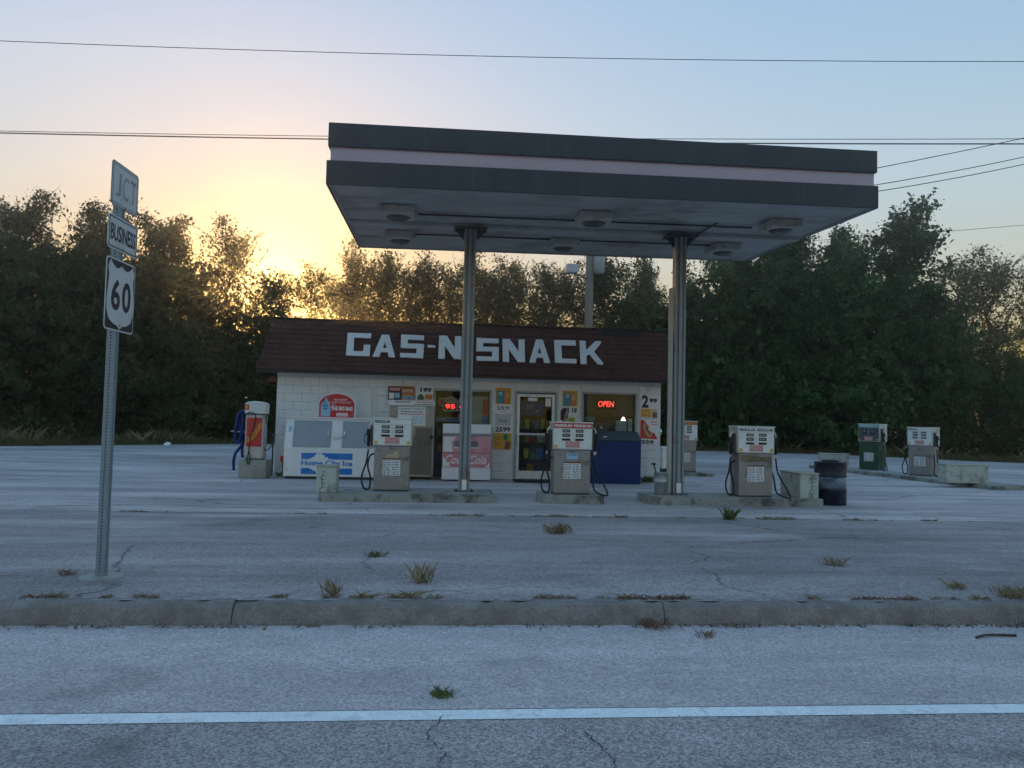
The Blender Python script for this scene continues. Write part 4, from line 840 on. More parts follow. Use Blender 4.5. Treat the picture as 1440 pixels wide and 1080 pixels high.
# ------------------------------------------------------------------ road sign assembly
SIGNW = mat('sign_white', (0.62, 0.63, 0.64), 0.45, var=.04, dirt=(.5, .5, .49), dscale=6)
SIGNB = mat('sign_black', (0.035, 0.036, 0.045), 0.5); SIGNG = mat('faded_sign_grey', (0.29, 0.29, 0.29), 0.5)
POSTM = mat('post_galvanised', (0.26, 0.31, 0.35), 0.5, 0.35, var=.1, vscale=8)
rs_ = thing('road_sign', 'perforated steel post carrying junction, business and route 60 signs', 'road sign', (-2.632, 6.39, .15), math.radians(87.5))
# local x runs away from the road view (left edge to right edge of the plates), local -y is the face
def rounded_rect(w, h, r, cz):
    o = []
    for (cx, cy, a0) in [(w - r, h - r, 0), (-w + r, h - r, PI / 2), (-w + r, -h + r, PI), (w - r, -h + r, 1.5 * PI)]:
        for k in range(5): a = a0 + k * PI / 8; o.append((cx + r * math.cos(a), cz + cy + r * math.sin(a)))
    return o
po = part(rs_, 'post', POSTM, lambda m: m.box(-.034, .034, -.034, .034, -.1, 3.26), .004)
for face in range(2):
    ph = MB()
    for k in range(126):
        z = .05 + k * .0254; n_ = 7; c_ = [(.0062 * math.cos(2 * PI * j / n_), .0068 * math.sin(2 * PI * j / n_)) for j in range(n_)]
        ph.add([(-.0352, u, z + v) if face == 0 else (u, -.0352, z + v) for u, v in c_], [tuple(range(n_))])
    obj('post_holes', ph, BLACK, po, kind='stuff')
def plate(name, w, h, cz, yo, border, face, txts):
    p = part(rs_, name, border, lambda m: m.prism_y(rounded_rect(w, h, .035, cz), yo - .003, yo + .001))
    part(p, 'face', face, lambda m: m.prism_y(rounded_rect(w - .012, h - .012, .028, cz), yo - .0045, yo - .0031))
    return p
ZB = -.15
j = plate('junction_plate', .235, .175, 3.245 + ZB, -.04, SIGNG, SIGNW, None)
part(j, 'inner_border', SIGNG, lambda m: (frame(m, -.213, .213, 3.245 + ZB - .153, 3.245 + ZB + .153, .007, -.0465, -.0447)))
text(j, 'J', SIGNG, -.165, -.075, 3.15 + ZB, 3.34 + ZB, -.046, bold=.0); text(j, 'C', SIGNG, -.045, .055, 3.15 + ZB, 3.34 + ZB, -.046); text(j, 'T', SIGNG, .085, .185, 3.15 + ZB, 3.34 + ZB, -.046)
b_ = plate('business_plate', .255, .135, 2.86 + ZB, -.04, SIGNW, SIGNW, None)
part(b_, 'inner_border', SIGNB, lambda m: (frame(m, -.24, .24, 2.86 + ZB - .12, 2.86 + ZB + .12, .008, -.0465, -.0447)))
text(b_, 'BUSINESS', SIGNB, -.215, .215, 2.795 + ZB, 2.925 + ZB, -.047, bold=.015)
r_ = plate('route_plate', .25, .285, 2.375 + ZB, -.04, SIGNW, SIGNB, None)
def shield(m):
    half = [(0, .245), (.045, .215), (.10, .212), (.155, .235), (.19, .265), (.225, .205), (.205, .14), (.218, .05), (.232, -.05), (.226, -.13), (.19, -.195), (.12, -.228), (.045, -.24), (0, -.268)]
    pts = half + [(-x, z) for x, z in half[-2:0:-1]]
    m.prism_y([(x, 2.375 + ZB + z) for x, z in pts][::-1], -.0475, -.0447)
part(r_, 'shield', SIGNW, shield)
text(r_, '6', SIGNB, -.165, -.015, 2.25 + ZB, 2.50 + ZB, -.050, bold=.025); text(r_, '0', SIGNB, .02, .17, 2.25 + ZB, 2.50 + ZB, -.050, bold=.025)
for p_, zz in ((j, 3.08), (b_, 2.97), (b_, 2.75), (r_, 2.61), (r_, 2.14)): part(p_, 'bolt', STEEL, lambda m: m.tube([(0, -.044, zz + ZB), (0, -.055, zz + ZB)], .009, 8))
tag(obj('post_footing', MB().lathe([(.17, -.02), (.16, .010), (.12, .016)], 14), CONC, loc=(-2.63, 6.39, .146)), 'pale concrete pad around the road sign post', 'concrete pad')

# ------------------------------------------------------------------ utility pole and wires
WOOD = mat('pole_wood', (0.22, 0.19, 0.16), .9, var=.2, vscale=3, stretch=(8, 8, .5), bump=.3)
t = thing('utility_pole', 'wooden utility pole with transformer and lamp behind the store roof', 'utility pole', (5.44, 28.5, 0))
part(t, 'pole', WOOD, lambda m: m.tube([(0, 0, -.1), (-.02, 0, 9.6)], [.17, .13], 12), smooth=True)
part(t, 'transformer', mat('transformer_grey', (.42, .46, .48), .45, var=.06), lambda m: m.lathe([(.17, 0), (.22, .02), (.22, .82), (.20, .86), (.05, .92)], 18, (.33, -.05, 7.1)), smooth=True)
part(t, 'lamp_arm', DKST, lambda m: m.tube(spline([(-.1, -.05, 6.85), (-.35, -.12, 6.98), (-.62, -.2, 7.0)], 5), .03, 8)); lh = part(t, 'lamp_head', mat('lamp_grey', (.45, .47, .50), .4), lambda m: m.prism_x([(-.2, 0), (.18, 0), (.22, .2), (.12, .34), (-.16, .34)], -.22, .2), .03)
lh.location = (-.72, -.25, 7.02)
part(t, 'cross_arm', WOOD, lambda m: m.box(-1.1, 1.1, -.06, .06, 8.95, 9.08)); 
for x in (-1.0, -.4, .5, 1.0): part(t, 'insulator', mat('insulator', (.4, .42, .4), .3), lambda m: m.lathe([(.05, 9.08), (.06, 9.14), (.03, 9.2), (.045, 9.24)], 10, (x, 0, 0)))
WIREM = mat('wire', (0.03, 0.03, 0.035), .6)
def wire(label, a, b, sag, r):
    a, b = Vector(a), Vector(b); c = (a + b) / 2; P = []
    for k in range(25):
        s = k / 24; p = a.lerp(b, s); p.z -= sag * 4 * s * (1 - s); P.append(p - c)
    tag(obj('overhead_wire', MB().tube(P, r, 6), WIREM, loc=c), label, 'wire', 'overhead wires')
def ext(a, b, e0, e1):
    a, b = Vector(a), Vector(b); d = b - a; return a - d * e0, b + d * e1
w_ = ext((-8.393, 14.844, 8.62), (10.544, 13.014, 8.62), .5, .5); wire('highest single wire crossing the open sky', *w_, .42, .0065)
w_ = ext((-17.479, 31.262, 12.45), (21.373, 26.419, 12.45), .35, .35); wire('thick lower wire of the pair passing behind the canopy', *w_, .35, .024)
w_ = ext((-17.844, 31.907, 12.75), (21.586, 26.679, 12.75), .35, .35); wire('thin upper wire of the pair passing behind the canopy', *w_, .35, .013)
wire('uppermost of three wires slanting up to the right from the canopy', (5.5, 28.5, 9.24), (30, 28.5, 15.2), .25, .016)
wire('middle of three wires slanting up to the right from the canopy', (5.9, 28.5, 9.24), (30, 28.5, 14.5), .55, .016)
wire('lowest of three wires slanting up to the right from the canopy', (6.4, 28.5, 9.24), (30, 28.5, 14.25), .65, .016)
wire('faint wire at far right beside the tall tree', (30, 60, 16.8), (75, 60, 22.6), .25, .02)

# ------------------------------------------------------------------ vegetation
def np_mesh(name, V, F, m, smooth=False):
    me = bpy.data.meshes.new(name); n = len(V); k = F.shape[1]
    me.vertices.add(n); me.vertices.foreach_set('co', np.ascontiguousarray(V, dtype=np.float32).ravel())
    me.loops.add(F.size); me.loops.foreach_set('vertex_index', np.ascontiguousarray(F, dtype=np.int32).ravel())
    me.polygons.add(len(F)); me.polygons.foreach_set('loop_start', np.arange(0, F.size, k, dtype=np.int32))
    me.polygons.foreach_set('loop_total', np.full(len(F), k, dtype=np.int32)); me.update(calc_edges=True)
    me.materials.append(m); return me
def leaves(C, size, rng, droop=0.0, aspect=.55, up=.5):
    """one rhombic leaf per centre"""
    n = len(C); size = np.broadcast_to(size, (n,)) * (.5 + 1.15 * rng.uniform(0, 1, n) ** 2)
    N = rng.normal(size=(n, 3)); N[:, 2] = N[:, 2] * .8 + up; N /= np.linalg.norm(N, axis=1)[:, None]
    D = rng.normal(size=(n, 3)); D[:, 2] -= droop; D -= N * (D * N).sum(1)[:, None]; D /= np.linalg.norm(D, axis=1)[:, None] + 1e-9
    W = np.cross(N, D); s = size[:, None]
    V = np.stack([C - D * s * .5, C + W * s * aspect * .5 + N * s * .06, C + D * s * .5 - N * s * .1, C - W * s * aspect * .5 + N * s * .06], 1).reshape(-1, 3)
    return V, np.arange(4 * n).reshape(n, 4)
def lump(th, z, ph, k=5):
    return 1 + .16 * np.sin(3 * th + ph) + .11 * np.sin(5 * th + 2.1 * ph + z * .9) + .10 * np.sin(z * 1.7 + ph * 3 + th)
BARK = mat('bark', (0.07, 0.055, 0.042), .95, var=.3, vscale=4, stretch=(3, 3, .6))
def tree_parts(seed, h, r, base, n_leaf, lsize, m, airy=False, vine=False, trunk_r=.16, clus=.30, top=1.0):
    """trunk with limbs and a leafy crown; returns two meshes"""
    rng = np.random.default_rng(seed); rd = random.Random(seed)
    mb = MB(); nst = 9; tr = []
    for k in range(nst):
        f = k / (nst - 1); tr.append(Vector((rd.uniform(-.12, .12) * h * .08 * (1 + k * .3), rd.uniform(-.12, .12) * h * .08 * (1 + k * .3), f * h * .94)))
    tr[0] = Vector((0, 0, -.2)); tr = spline(tr, 2)
    mb.tube(tr, [max(.015, trunk_r * (1 - .92 * i / (len(tr) - 1))) for i in range(len(tr))], 7)
    tips = []; nl = 26 if airy else 18
    for i in range(nl):
        f = base + (.97 - base) * (i + rd.random()) / nl; p = tr[min(len(tr) - 1, int(f / .94 * (len(tr) - 1)))].copy()
        a = i * 2.4 + rd.uniform(-.5, .5); g = (f - base) / (1 - base)
        L = r * (.55 + .75 * math.sin(PI * min(1, g * .85 + .15))) * rd.uniform(.7, 1.15) * (1 - .45 * g * g)
        d = Vector((math.cos(a), math.sin(a), rd.uniform(.25, .9) + .7 * g)).normalized(); P = [p]
        for k in range(4):
            d = (d + Vector((rd.uniform(-.25, .25), rd.uniform(-.25, .25), rd.uniform(-.05, .28)))).normalized(); P.append(P[-1] + d * L / 4)
        r0_ = trunk_r * (.42 if airy else .38) * (1 - f * .6); mb.tube(P, [r0_, r0_ * .75, r0_ * .5, r0_ * .3, r0_ * .12], 5)
        tips += [P[2], P[3], P[4], P[4]]
        for k in range(5):
            b0 = P[1 + k % 4]; dd = Vector((rd.uniform(-1, 1), rd.uniform(-1, 1), rd.uniform(-.2, .9))).normalized(); l2 = L * rd.uniform(.2, .42)
            q = [b0, b0 + dd * l2 * .5, b0 + dd * l2 + Vector((0, 0, rd.uniform(-.1, .15)))]
            mb.tube(q, [r0_ * .4, r0_ * .25, .010], 4, False); tips += [q[1], q[2], q[2]]
    T = np.array([tuple(t_) for t_ in tips])
    C = T[rng.integers(0, len(T), n_leaf)] + rng.normal(size=(n_leaf, 3)) * clus * np.array([1, 1, .8])
    SZ = np.full(len(C), lsize)
    if vine:
        # leafy boughs and hanging curtains bulging out of a lumpy crown that reaches the ground
        nc = 150; th = rng.uniform(0, 2 * PI, nc); zf = rng.uniform(0.04, .90, nc); ph = seed * 1.3
        env = (np.sin(np.clip(zf, 0, 1) * PI * .62 + .55)) ** .8; Rr = r * env * lump(th, zf * h, ph) * rng.uniform(.72, 1.05, nc)
        cc = np.stack([Rr * np.cos(th), Rr * np.sin(th), zf * h * .93], 1); rc = rng.uniform(.35, .95, nc)
        nv = int(n_leaf * 1.15); ci = rng.integers(0, nc, nv); U = rng.normal(size=(nv, 3)); U /= np.linalg.norm(U, axis=1)[:, None]; U[:, 2] = np.abs(U[:, 2]) * 1.1 - .45
        V2 = cc[ci] + U * (rc[ci] * rng.uniform(.55, 1.08, nv))[:, None]; V2[:, 2] -= rc[ci] * .5 * (U[:, 0] ** 2 + U[:, 1] ** 2) * rng.uniform(0, 1.4, nv)
        ni = 3200; t2 = rng.uniform(0, 2 * PI, ni); z2 = rng.uniform(.02, .86, ni); e2 = (np.sin(z2 * PI * .62 + .55)) ** .8 * r * .8 * np.sqrt(rng.uniform(0, 1, ni))
        V3 = np.stack([e2 * np.cos(t2), e2 * np.sin(t2), z2 * h * .93], 1)
        C = np.concatenate([C, V2, V3]); SZ = np.concatenate([SZ, np.full(nv, lsize), np.full(ni, .55)])
    # young shoots that ragged the outline
    hi_ = C[C[:, 2] > h * .55]; ns = 70
    for q_ in range(ns):
        p = Vector(hi_[rng.integers(0, len(hi_))]); out_ = Vector((p.x, p.y, 0)); out_ = out_.normalized() if out_.length > .1 else Vector((0, 0, 0))
        d = (out_ * rd.uniform(.1, .9) + Vector((rd.uniform(-.3, .3), rd.uniform(-.3, .3), rd.uniform(.6, 1.2)))).normalized(); L = rd.uniform(.5, 1.35) * (.8 if airy else 1)
        mb.tube([p, p + d * L * .5, p + d * L + Vector((0, 0, -.05))], [.018, .013, .008], 3, False)
        k_ = 16 if not airy else 9; tt = rng.uniform(.15, 1.05, k_); pts_ = np.array(p)[None] + np.array(d)[None] * (tt * L)[:, None] + rng.normal(size=(k_, 3)) * .05
        C = np.concatenate([C, pts_]); SZ = np.concatenate([SZ, np.full(k_, lsize * .9)])
    ok_ = (C[:, 2] > .15) & (C[:, 2] < h * 1.1); C = C[ok_]; SZ = SZ[ok_]
    V, F = leaves(C, SZ, rng, .5 if vine else .25)
    return mb.mesh('trunk'), np_mesh('crown', V, F, m)
LD = leaf_mat('leaf_dark', (0.042, 0.060, 0.024), (0.125, 0.145, 0.055), .30)
LA = leaf_mat('leaf_airy', (0.052, 0.058, 0.020), (0.15, 0.135, 0.045), .45)
LV = leaf_mat('leaf_vine', (0.026, 0.066, 0.024), (0.105, 0.19, 0.065), .28, .9)
LB = leaf_mat('leaf_brush', (0.055, 0.062, 0.026), (0.13, 0.125, 0.052), .25, .8, 0)
PROTO = {
 'dense0': tree_parts(1, 12, 3.6, .12, 21000, .17, LD, vine=True), 'dense1': tree_parts(2, 12, 3.2, .15, 20000, .17, LD, vine=True),
 'vine0': tree_parts(3, 12, 3.7, .15, 21000, .20, LV, vine=True), 'vine1': tree_parts(4, 12, 3.1, .10, 19000, .20, LV, vine=True),
 'airy0': tree_parts(5, 10, 2.3, .22, 8500, .125, LA, airy=True, trunk_r=.16, clus=.22), 'airy1': tree_parts(6, 10, 2.0, .25, 7500, .125, LA, airy=True, trunk_r=.15, clus=.20),
 'airy2': tree_parts(7, 10, 2.6, .18, 9500, .125, LA, airy=True, trunk_r=.17, clus=.23),
 'tall0': tree_parts(8, 14, 3.0, .2, 15000, .24, LV, trunk_r=.2, clus=.36), 'tall1': tree_parts(9, 13, 2.9, .15, 18000, .20, LD, trunk_r=.18, clus=.45),
}
for a, b in PROTO.values(): a.materials.append(BARK)
def tree(kind, x, y, h, label, rz=None, name='tree', group=None, wide=1.0):
    a, b = PROTO[kind]; hp = {'d': 12, 'v': 12, 'a': 10, 't': 14 if kind == 'tall0' else 13}[kind[0]]
    t = thing(name, label, 'tree', (x, y, -.08), random.uniform(0, 6.28) if rz is None else rz, group)
    s = h / hp; t.scale = (s * wide, s * wide, s)
    o = bpy.data.objects.new('trunk', a); COL.objects.link(o); o.parent = t
    o = bpy.data.objects.new('crown', b); COL.objects.link(o); o.parent = t
    return t
ORD = ['first', 'second', 'third', 'fourth', 'fifth', 'sixth', 'seventh', 'eighth', 'ninth', 'tenth', 'eleventh', 'twelfth']
left = [('dense0', -26.5, 36.5, 9.9), ('dense1', -22.9, 37.0, 10.1), ('dense0', -19.6, 37.4, 10.7), ('dense1', -16.8, 38.6, 10.9), ('dense0', -14.2, 40.2, 10.8)]
for i, (k, x, y, h) in enumerate(left): tree(k, x, y, h, 'dense dark tree behind the road sign, %s from the left edge' % ORD[i], group='dense trees at left')
mid = [('airy2', -11.3, 41.5, 11.2, 1.0), ('airy1', -9.4, 43.0, 9.0, 1.1), ('airy0', -7.4, 43.5, 9.6, 1.0), ('airy2', -5.2, 44.0, 10.9, .95), ('airy0', -3.0, 44.5, 10.8, 1.0), ('airy1', -.8, 44.0, 10.6, 1.1), ('airy2', 1.4, 44.6, 10.8, 1.0), ('airy0', 3.6, 45.0, 10.7, 1.0), ('airy1', 5.6, 44.3, 10.6, 1.1), ('airy2', 7.6, 45.0, 10.6, .9)]
for i, (k, x, y, h, w) in enumerate(mid): tree(k, x, y, h, 'sparse backlit tree above the store roof, %s from the sun' % ORD[i] if i else 'airy backlit tree standing just left of the setting sun', wide=w, group='sparse backlit trees')
tree('dense1', -12.4, 41.0, 7.0, 'low dense tree added as sun block between the vacuum and the left dense trees', wide=1.2)  # added to stop low sun leaking through this gap onto the lot
tree('dense0', -9.6, 42.0, 6.4, 'low dense tree just left of the store roof, under the sun', wide=1.1)
for i, (k, x, y, h, w) in enumerate([('airy0', -10.2, 46.5, 9.6, 1.1), ('airy2', -6.2, 47.5, 10.2, 1.0), ('airy1', -3.9, 48.5, 10.9, 1.2), ('airy2', -1.9, 47.6, 10.6, 1.0), ('airy0', .4, 48.5, 11.0, 1.1), ('airy1', 2.6, 47.8, 10.8, 1.2), ('airy2', 4.7, 48.6, 11.0, 1.0), ('airy0', 6.8, 48.0, 10.8, 1.0)]):
    tree(k, x, y, h, 'sparse tree in the second row behind the store, %s from the sun' % ORD[i], wide=w, group='sparse trees in the second row')
midr = [('tall1', 9.6, 45.0, 11.0, 1.0), ('dense1', 12.2, 46.0, 11.0, .9), ('vine1', 15.0, 46.5, 10.0, .8)]
for i, (k, x, y, h, w) in enumerate(midr): tree(k, x, y, h, ['dark green tree behind the utility pole', 'dark tree seen between the right canopy column and the pole', 'low dark tree in the dip right of the right canopy column'][i], wide=w, group='dark trees beside the canopy')
right = [('vine0', 17.6, 45.0, 12.0, .95), ('vine1', 20.5, 44.4, 13.2, 1.0), ('tall1', 21.4, 46.5, 14.4, 1.0), ('vine0', 23.4, 43.0, 12.4, .95), ('tall0', 26.2, 42.0, 13.9, 1.1), ('vine1', 27.4, 41.0, 9.4, .95), ('vine0', 31.0, 39.0, 5.4, 1.1)]
rl_ = ['vine-draped tree beside the canopy right edge, nearest the store', 'second vine-draped tree right of the canopy', 'tall dark tree rising behind the vine-draped ones', 'vine-draped tree behind the double regular pump', 'tallest ragged tree standing above the far pumps', 'vine-draped tree just right of the tallest tree', 'low vine-covered tree at the right edge']
for (k, x, y, h, w), lb in zip(right, rl_): tree(k, x, y, h, lb, wide=w, group='vine-draped trees at right')
for i, (k, x, y, h) in enumerate([('airy0', 35.5, 50, 13.2), ('airy2', 38.6, 51, 13.8), ('airy1', 41.5, 50, 13.4), ('airy2', 33.0, 52, 11.8)]):
    tree(k, x, y, h, ['thin far tree in the right background, second from the left of its clump', 'thin far tree in the right background, third from the left of its clump', 'thin far tree touching the right edge of the picture', 'thin far tree showing just right of the tallest tree'][i], wide=1.15, group='far thin trees at right')

# uncountable shrubs below the trees
rng = np.random.default_rng(21)
def shrub_mass(name, label, m, xr, off, hf, n, size, dens=1.0, group=None):
    X = rng.uniform(xr[0], xr[1], n); O = rng.uniform(off[0], off[1], n)
    Yb = np.interp(X, [p[0] for p in EDGE], [p[1] for p in EDGE]) + O
    H = hf(X, O); C = np.stack([X, Yb, H * rng.uniform(0.02, 1, n) ** .8], 1); C += rng.normal(size=C.shape) * .1
    V, F = leaves(C, size, rng, .2); o = obj(name, np_mesh(name, V, F, m), None, kind='stuff'); tag(o, label, 'undergrowth'); return o
def hf(X, O):
    s = .5 + .5 * np.sin(X * .9 + 1) * np.sin(X * .37 + 2.0) + .25 * np.sin(X * 2.3)
    return np.clip((1.0 + 1.6 * s) * np.clip((O - 2.2) / 2.2, .12, 1), .2, 6) + np.where(X > 18, 1.2, 0) * np.clip((O - 1.5) / 2, 0, 1)
shrub_mass('undergrowth', 'dark shrubby undergrowth along the foot of the trees', LB, (-34, 46), (2.6, 6.5), hf, 90000, .19)
def hf2(X, O): return np.interp(X, [-40, -14, -9, 3, 10, 16, 20, 30, 46], [6.8, 6.8, 6.2, 4.0, 6.5, 6.5, 7.5, 5.5, 4]) + 1.3 * np.sin(X * .8) * np.sin(X * .31 + 1) + .6 * np.sin(X * 2.1)
shrub_mass('tall_undergrowth', 'tall leafy brush filling the gaps below the crowns', LD, (-34, 46), (5.5, 9.5), hf2, 120000, .26)
# grass: short verge and taller dry stalks
GRS = leaf_mat('grass_green', (0.085, 0.095, 0.040), (0.19, 0.175, 0.080), .2, .5, 0); DRY = leaf_mat('grass_dry', (0.20, 0.155, 0.085), (0.36, 0.29, 0.17), .2, .8, 0); RDW = leaf_mat('dead_weed', (0.17, 0.085, 0.055), (0.30, 0.18, 0.11), .15, 2, 0)
WGR = leaf_mat('weed_green', (0.08, 0.12, 0.035), (0.17, 0.21, 0.075), .25, 3, 0)
def blades(P, h, w, rng, lean=.35):
    n = len(P); h = np.broadcast_to(h, (n,)) * (.22 + 1.1 * rng.uniform(0, 1, n) ** 1.6); a = rng.uniform(0, 2 * PI, n)
    D = np.stack([np.cos(a), np.sin(a), np.zeros(n)], 1); L = np.stack([rng.normal(size=n) * lean, rng.normal(size=n) * lean, np.ones(n)], 1)
    V = np.stack([P - D * w / 2, P + D * w / 2, P + L * h[:, None] * .6 + D * w * .3, P + L * h[:, None] + np.stack([L[:, 0], L[:, 1], -.25 * np.ones(n)], 1) * h[:, None] * .35], 1).reshape(-1, 3)
    return V, np.arange(4 * n).reshape(n, 4)
n = 80000; X = rng.uniform(-36, 48, n); O = np.abs(rng.normal(size=n)) * 2.0 - .2; P = np.stack([X, np.interp(X, [p[0] for p in EDGE], [p[1] for p in EDGE]) + O, np.full(n, -.06)], 1)
V, F = blades(P, .16 + .10 * np.clip(O, 0, 2), .03, rng); tag(obj('verge_grass', np_mesh('verge_grass', V, F, GRS), None, kind='stuff'), 'short mown grass along the edge of the lot', 'grass')
n = 15000; X = np.concatenate([rng.uniform(-34, -6, n * 2 // 3), rng.uniform(-6, 46, n - n * 2 // 3)]); O = rng.uniform(1.4, 4.5, n); P = np.stack([X, np.interp(X, [p[0] for p in EDGE], [p[1] for p in EDGE]) + O, np.full(n, -.06)], 1)
V, F = blades(P, (.40 + .25 * np.sin(X * 1.3) + .2 * O / 4), .03, rng, .3); tag(obj('tall_dry_grass', np_mesh('tall_dry_grass', V, F, DRY), None, kind='stuff'), 'tall dry grass and stalks at the foot of the trees', 'grass')
# weeds along kerb top, gutter and the seam of the apron
def strip(name, label, m, n, yf, hmin, hmax, thresh, seed, w=.005, z=None):
    rg = np.random.default_rng(seed); X = rg.uniform(-9, 12, n); gx = np.arange(-10, 13, .11); k = np.interp(X, gx, np.interp(gx, gx[::5], rg.normal(size=len(gx[::5]))) * .9 + rg.normal(size=len(gx)) * .7)
    keep = k > thresh; X = X[keep]; k = k[keep]; Yv = yf + rg.normal(size=len(X)) * .022; Z = np.array([gz(y) + .004 for y in Yv]) if z is None else np.full(len(X), z)
    V, F = blades(np.stack([X, Yv, Z], 1), np.clip(hmin + (k - thresh) * (hmax - hmin) * .5, hmin, hmax), w, rg, .9)
    tag(obj(name, np_mesh(name, V, F, m), None, kind='stuff'), label, 'weeds')
strip('kerb_weeds', 'dry grass growing along the top of the kerb', DRY, 14000, 5.70, .018, .075, .2, 2, .0055)
strip('kerb_dead_weeds', 'reddish dead weeds in patches along the kerb top', RDW, 12000, 5.69, .015, .04, .8, 5, .008)
strip('gutter_litter', 'dead weeds and debris lying in the road gutter', RDW, 7000, 5.46, .010, .05, .5, 9, .006, .005)
strip('seam_weeds', 'dry weeds growing along the seam of the lot', DRY, 7000, 11.72, .02, .07, .5, 4, .010)
def tuft(name, label, loc, m, n, h, spread, seed, w=.006, lean=.5):
    rg = np.random.default_rng(seed); P = rg.normal(size=(n, 3)) * spread; P[:, 2] = 0
    P = P[:int(n * .75)]; V, F = blades(P, h, w, rg, lean); return tag(obj(name, np_mesh(name, V, F, m), None, loc=loc), label, 'weed', 'weed tufts')
tuft('weed_tuft', 'low green weed growing on the road shoulder', (0.04, 4.12, .004), WGR, 320, 0.028, 0.032, 1, 0.0025, 0.8)
tuft('weed_tuft', 'yellow dry weed on the apron in front of the premium pump', (1.5, 9.7, gz(9.7)), DRY, 338, 0.124, 0.072, 2, 0.0031, 0.35)
tuft('weed_tuft', 'upright green weed below the right pump island', (4.45, 11.6, gz(11.6)), WGR, 208, 0.186, 0.040, 3, 0.0077, 0.21)
tuft('weed_tuft', 'small olive weed on the apron below the first pump', (-.6, 7.55, gz(7.5)), GRS, 260, 0.056, 0.040, 4, 0.0023, 0.35)
tuft('weed_tuft', 'tall dry grass tuft leaning beside the kerb', (-.12, 6.25, gz(6.2)), DRY, 169, 0.161, 0.040, 5, 0.0023, 0.24)
tuft('weed_tuft', 'dry stalks on kerb edge left of the leaning tuft', (-.75, 5.78, gz(5.8)), DRY, 91, 0.124, 0.024, 6, 0.0020, 0.28)
tuft('weed_tuft', 'pale yellow weed on the right part of the apron', (3.83, 7.2, gz(7.2)), DRY, 221, 0.081, 0.056, 7, 0.0023, 0.35)
tuft('weed_tuft', 'dry tuft near kerb at far right of the apron', (4.3, 6.1, gz(6.1)), DRY, 208, 0.062, 0.045, 8, 0.0023, 0.35)
tuft('weed_tuft', 'bushy dry tuft on the kerb at the right picture edge', (4.55, 5.75, gz(5.75)), DRY, 390, 0.087, 0.07, 9, 0.0023, 0.35)
tuft('weed_tuft', 'brown weed beside the road sign footing', (-2.93, 6.50, gz(6.5)), RDW, 156, 0.050, 0.032, 10, 0.0023, 0.35)
tuft('weed_tuft', 'reddish dead weed in the gutter below the premium pump', (1.55, 5.44, .005), RDW, 286, 0.062, 0.05, 11, 0.0023, 0.35)
tuft('weed_tuft', 'small dead weed on the shoulder beside the gutter', (1.85, 5.2, .006), RDW, 143, 0.043, 0.032, 12, 0.0023, 0.35)
tuft('weed_tuft', 'reddish weed in the gutter near the right picture edge', (4.55, 5.45, .005), RDW, 338, 0.074, 0.080, 14, 0.0023, 0.35)
tuft('weed_tuft', 'green weeds at the store wall beside the blue bin', (5.1, 18.7, .03), WGR, 312, 0.136, 0.080, 15, 0.0054, 0.42)
tuft('weed_tuft', 'dry weeds at the foot of the left store corner', (-3.75, 18.75, .01), DRY, 208, 0.099, 0.080, 16, 0.0038, 0.42)
n = 1700; Xl = rng.uniform(-8, 10, n); kk = np.interp(Xl, np.arange(-9, 11.1, .25), rng.uniform(0, 1, 81)); Xl = Xl[kk > .45]; n = len(Xl)
Pl = np.stack([Xl, 5.49 - np.abs(rng.normal(size=n)) * .045, np.full(n, .012)], 1); V, F = leaves(Pl, .022, rng, 0, .6, 2.5)
tag(obj('dead_leaves', np_mesh('dead_leaves', V, F, RDW), None, kind='stuff'), 'dead leaves and crumbs gathered in the road gutter', 'leaf litter')
# stones and scraps on the road
STONE = mat('pale_stone', (.42, .41, .39), .9, var=.3)
V = []; F = []; rg = np.random.default_rng(33)
mbp = MB()
for k in range(420):
    x = rg.uniform(-7, 9); y = 5.47 - abs(rg.normal()) * .5 if k % 2 else rg.uniform(3.2, 11); z = (.005 if y < 5.5 else gz(y) + .004); s = rg.uniform(.004, .011)
    if 5.48 < y < 5.68: continue
    a = rg.uniform(0, 6); c, d = math.cos(a) * s, math.sin(a) * s
    mbp.add([(x + c, y + d, z), (x - d, y + c, z), (x - c, y - d, z), (x + d * .8, y - c * .8, z), (x + c * .2, y, z + s * .8)], [(0, 1, 4), (1, 2, 4), (2, 3, 4), (3, 0, 4)])
tag(obj('gravel', mbp, STONE, kind='stuff'), 'loose pale stones scattered on road and apron', 'gravel')
tag(obj('stick', MB().tube(spline([(-.17, 0, .012), (-.06, .05, .014), (.06, .06, .012), (.17, .055, .01)], 5), [.009] * 16, 6), BARK, loc=(3.93, 5.13, .004)), 'dark curved stick lying on the right road shoulder', 'stick')
tag(obj('litter_scrap', MB().add([(-.16, 0, 0), (.1, -.02, .01), (.17, .05, .12), (-.05, .08, .16), (-.14, .05, .08)], [(0, 1, 2, 3, 4)]).box(-.1, .05, .02, .1, 0, .05), PAPER, loc=(-12.2, 35.8, 0)), 'white scrap of litter on the grass edge left of the vacuum', 'litter')

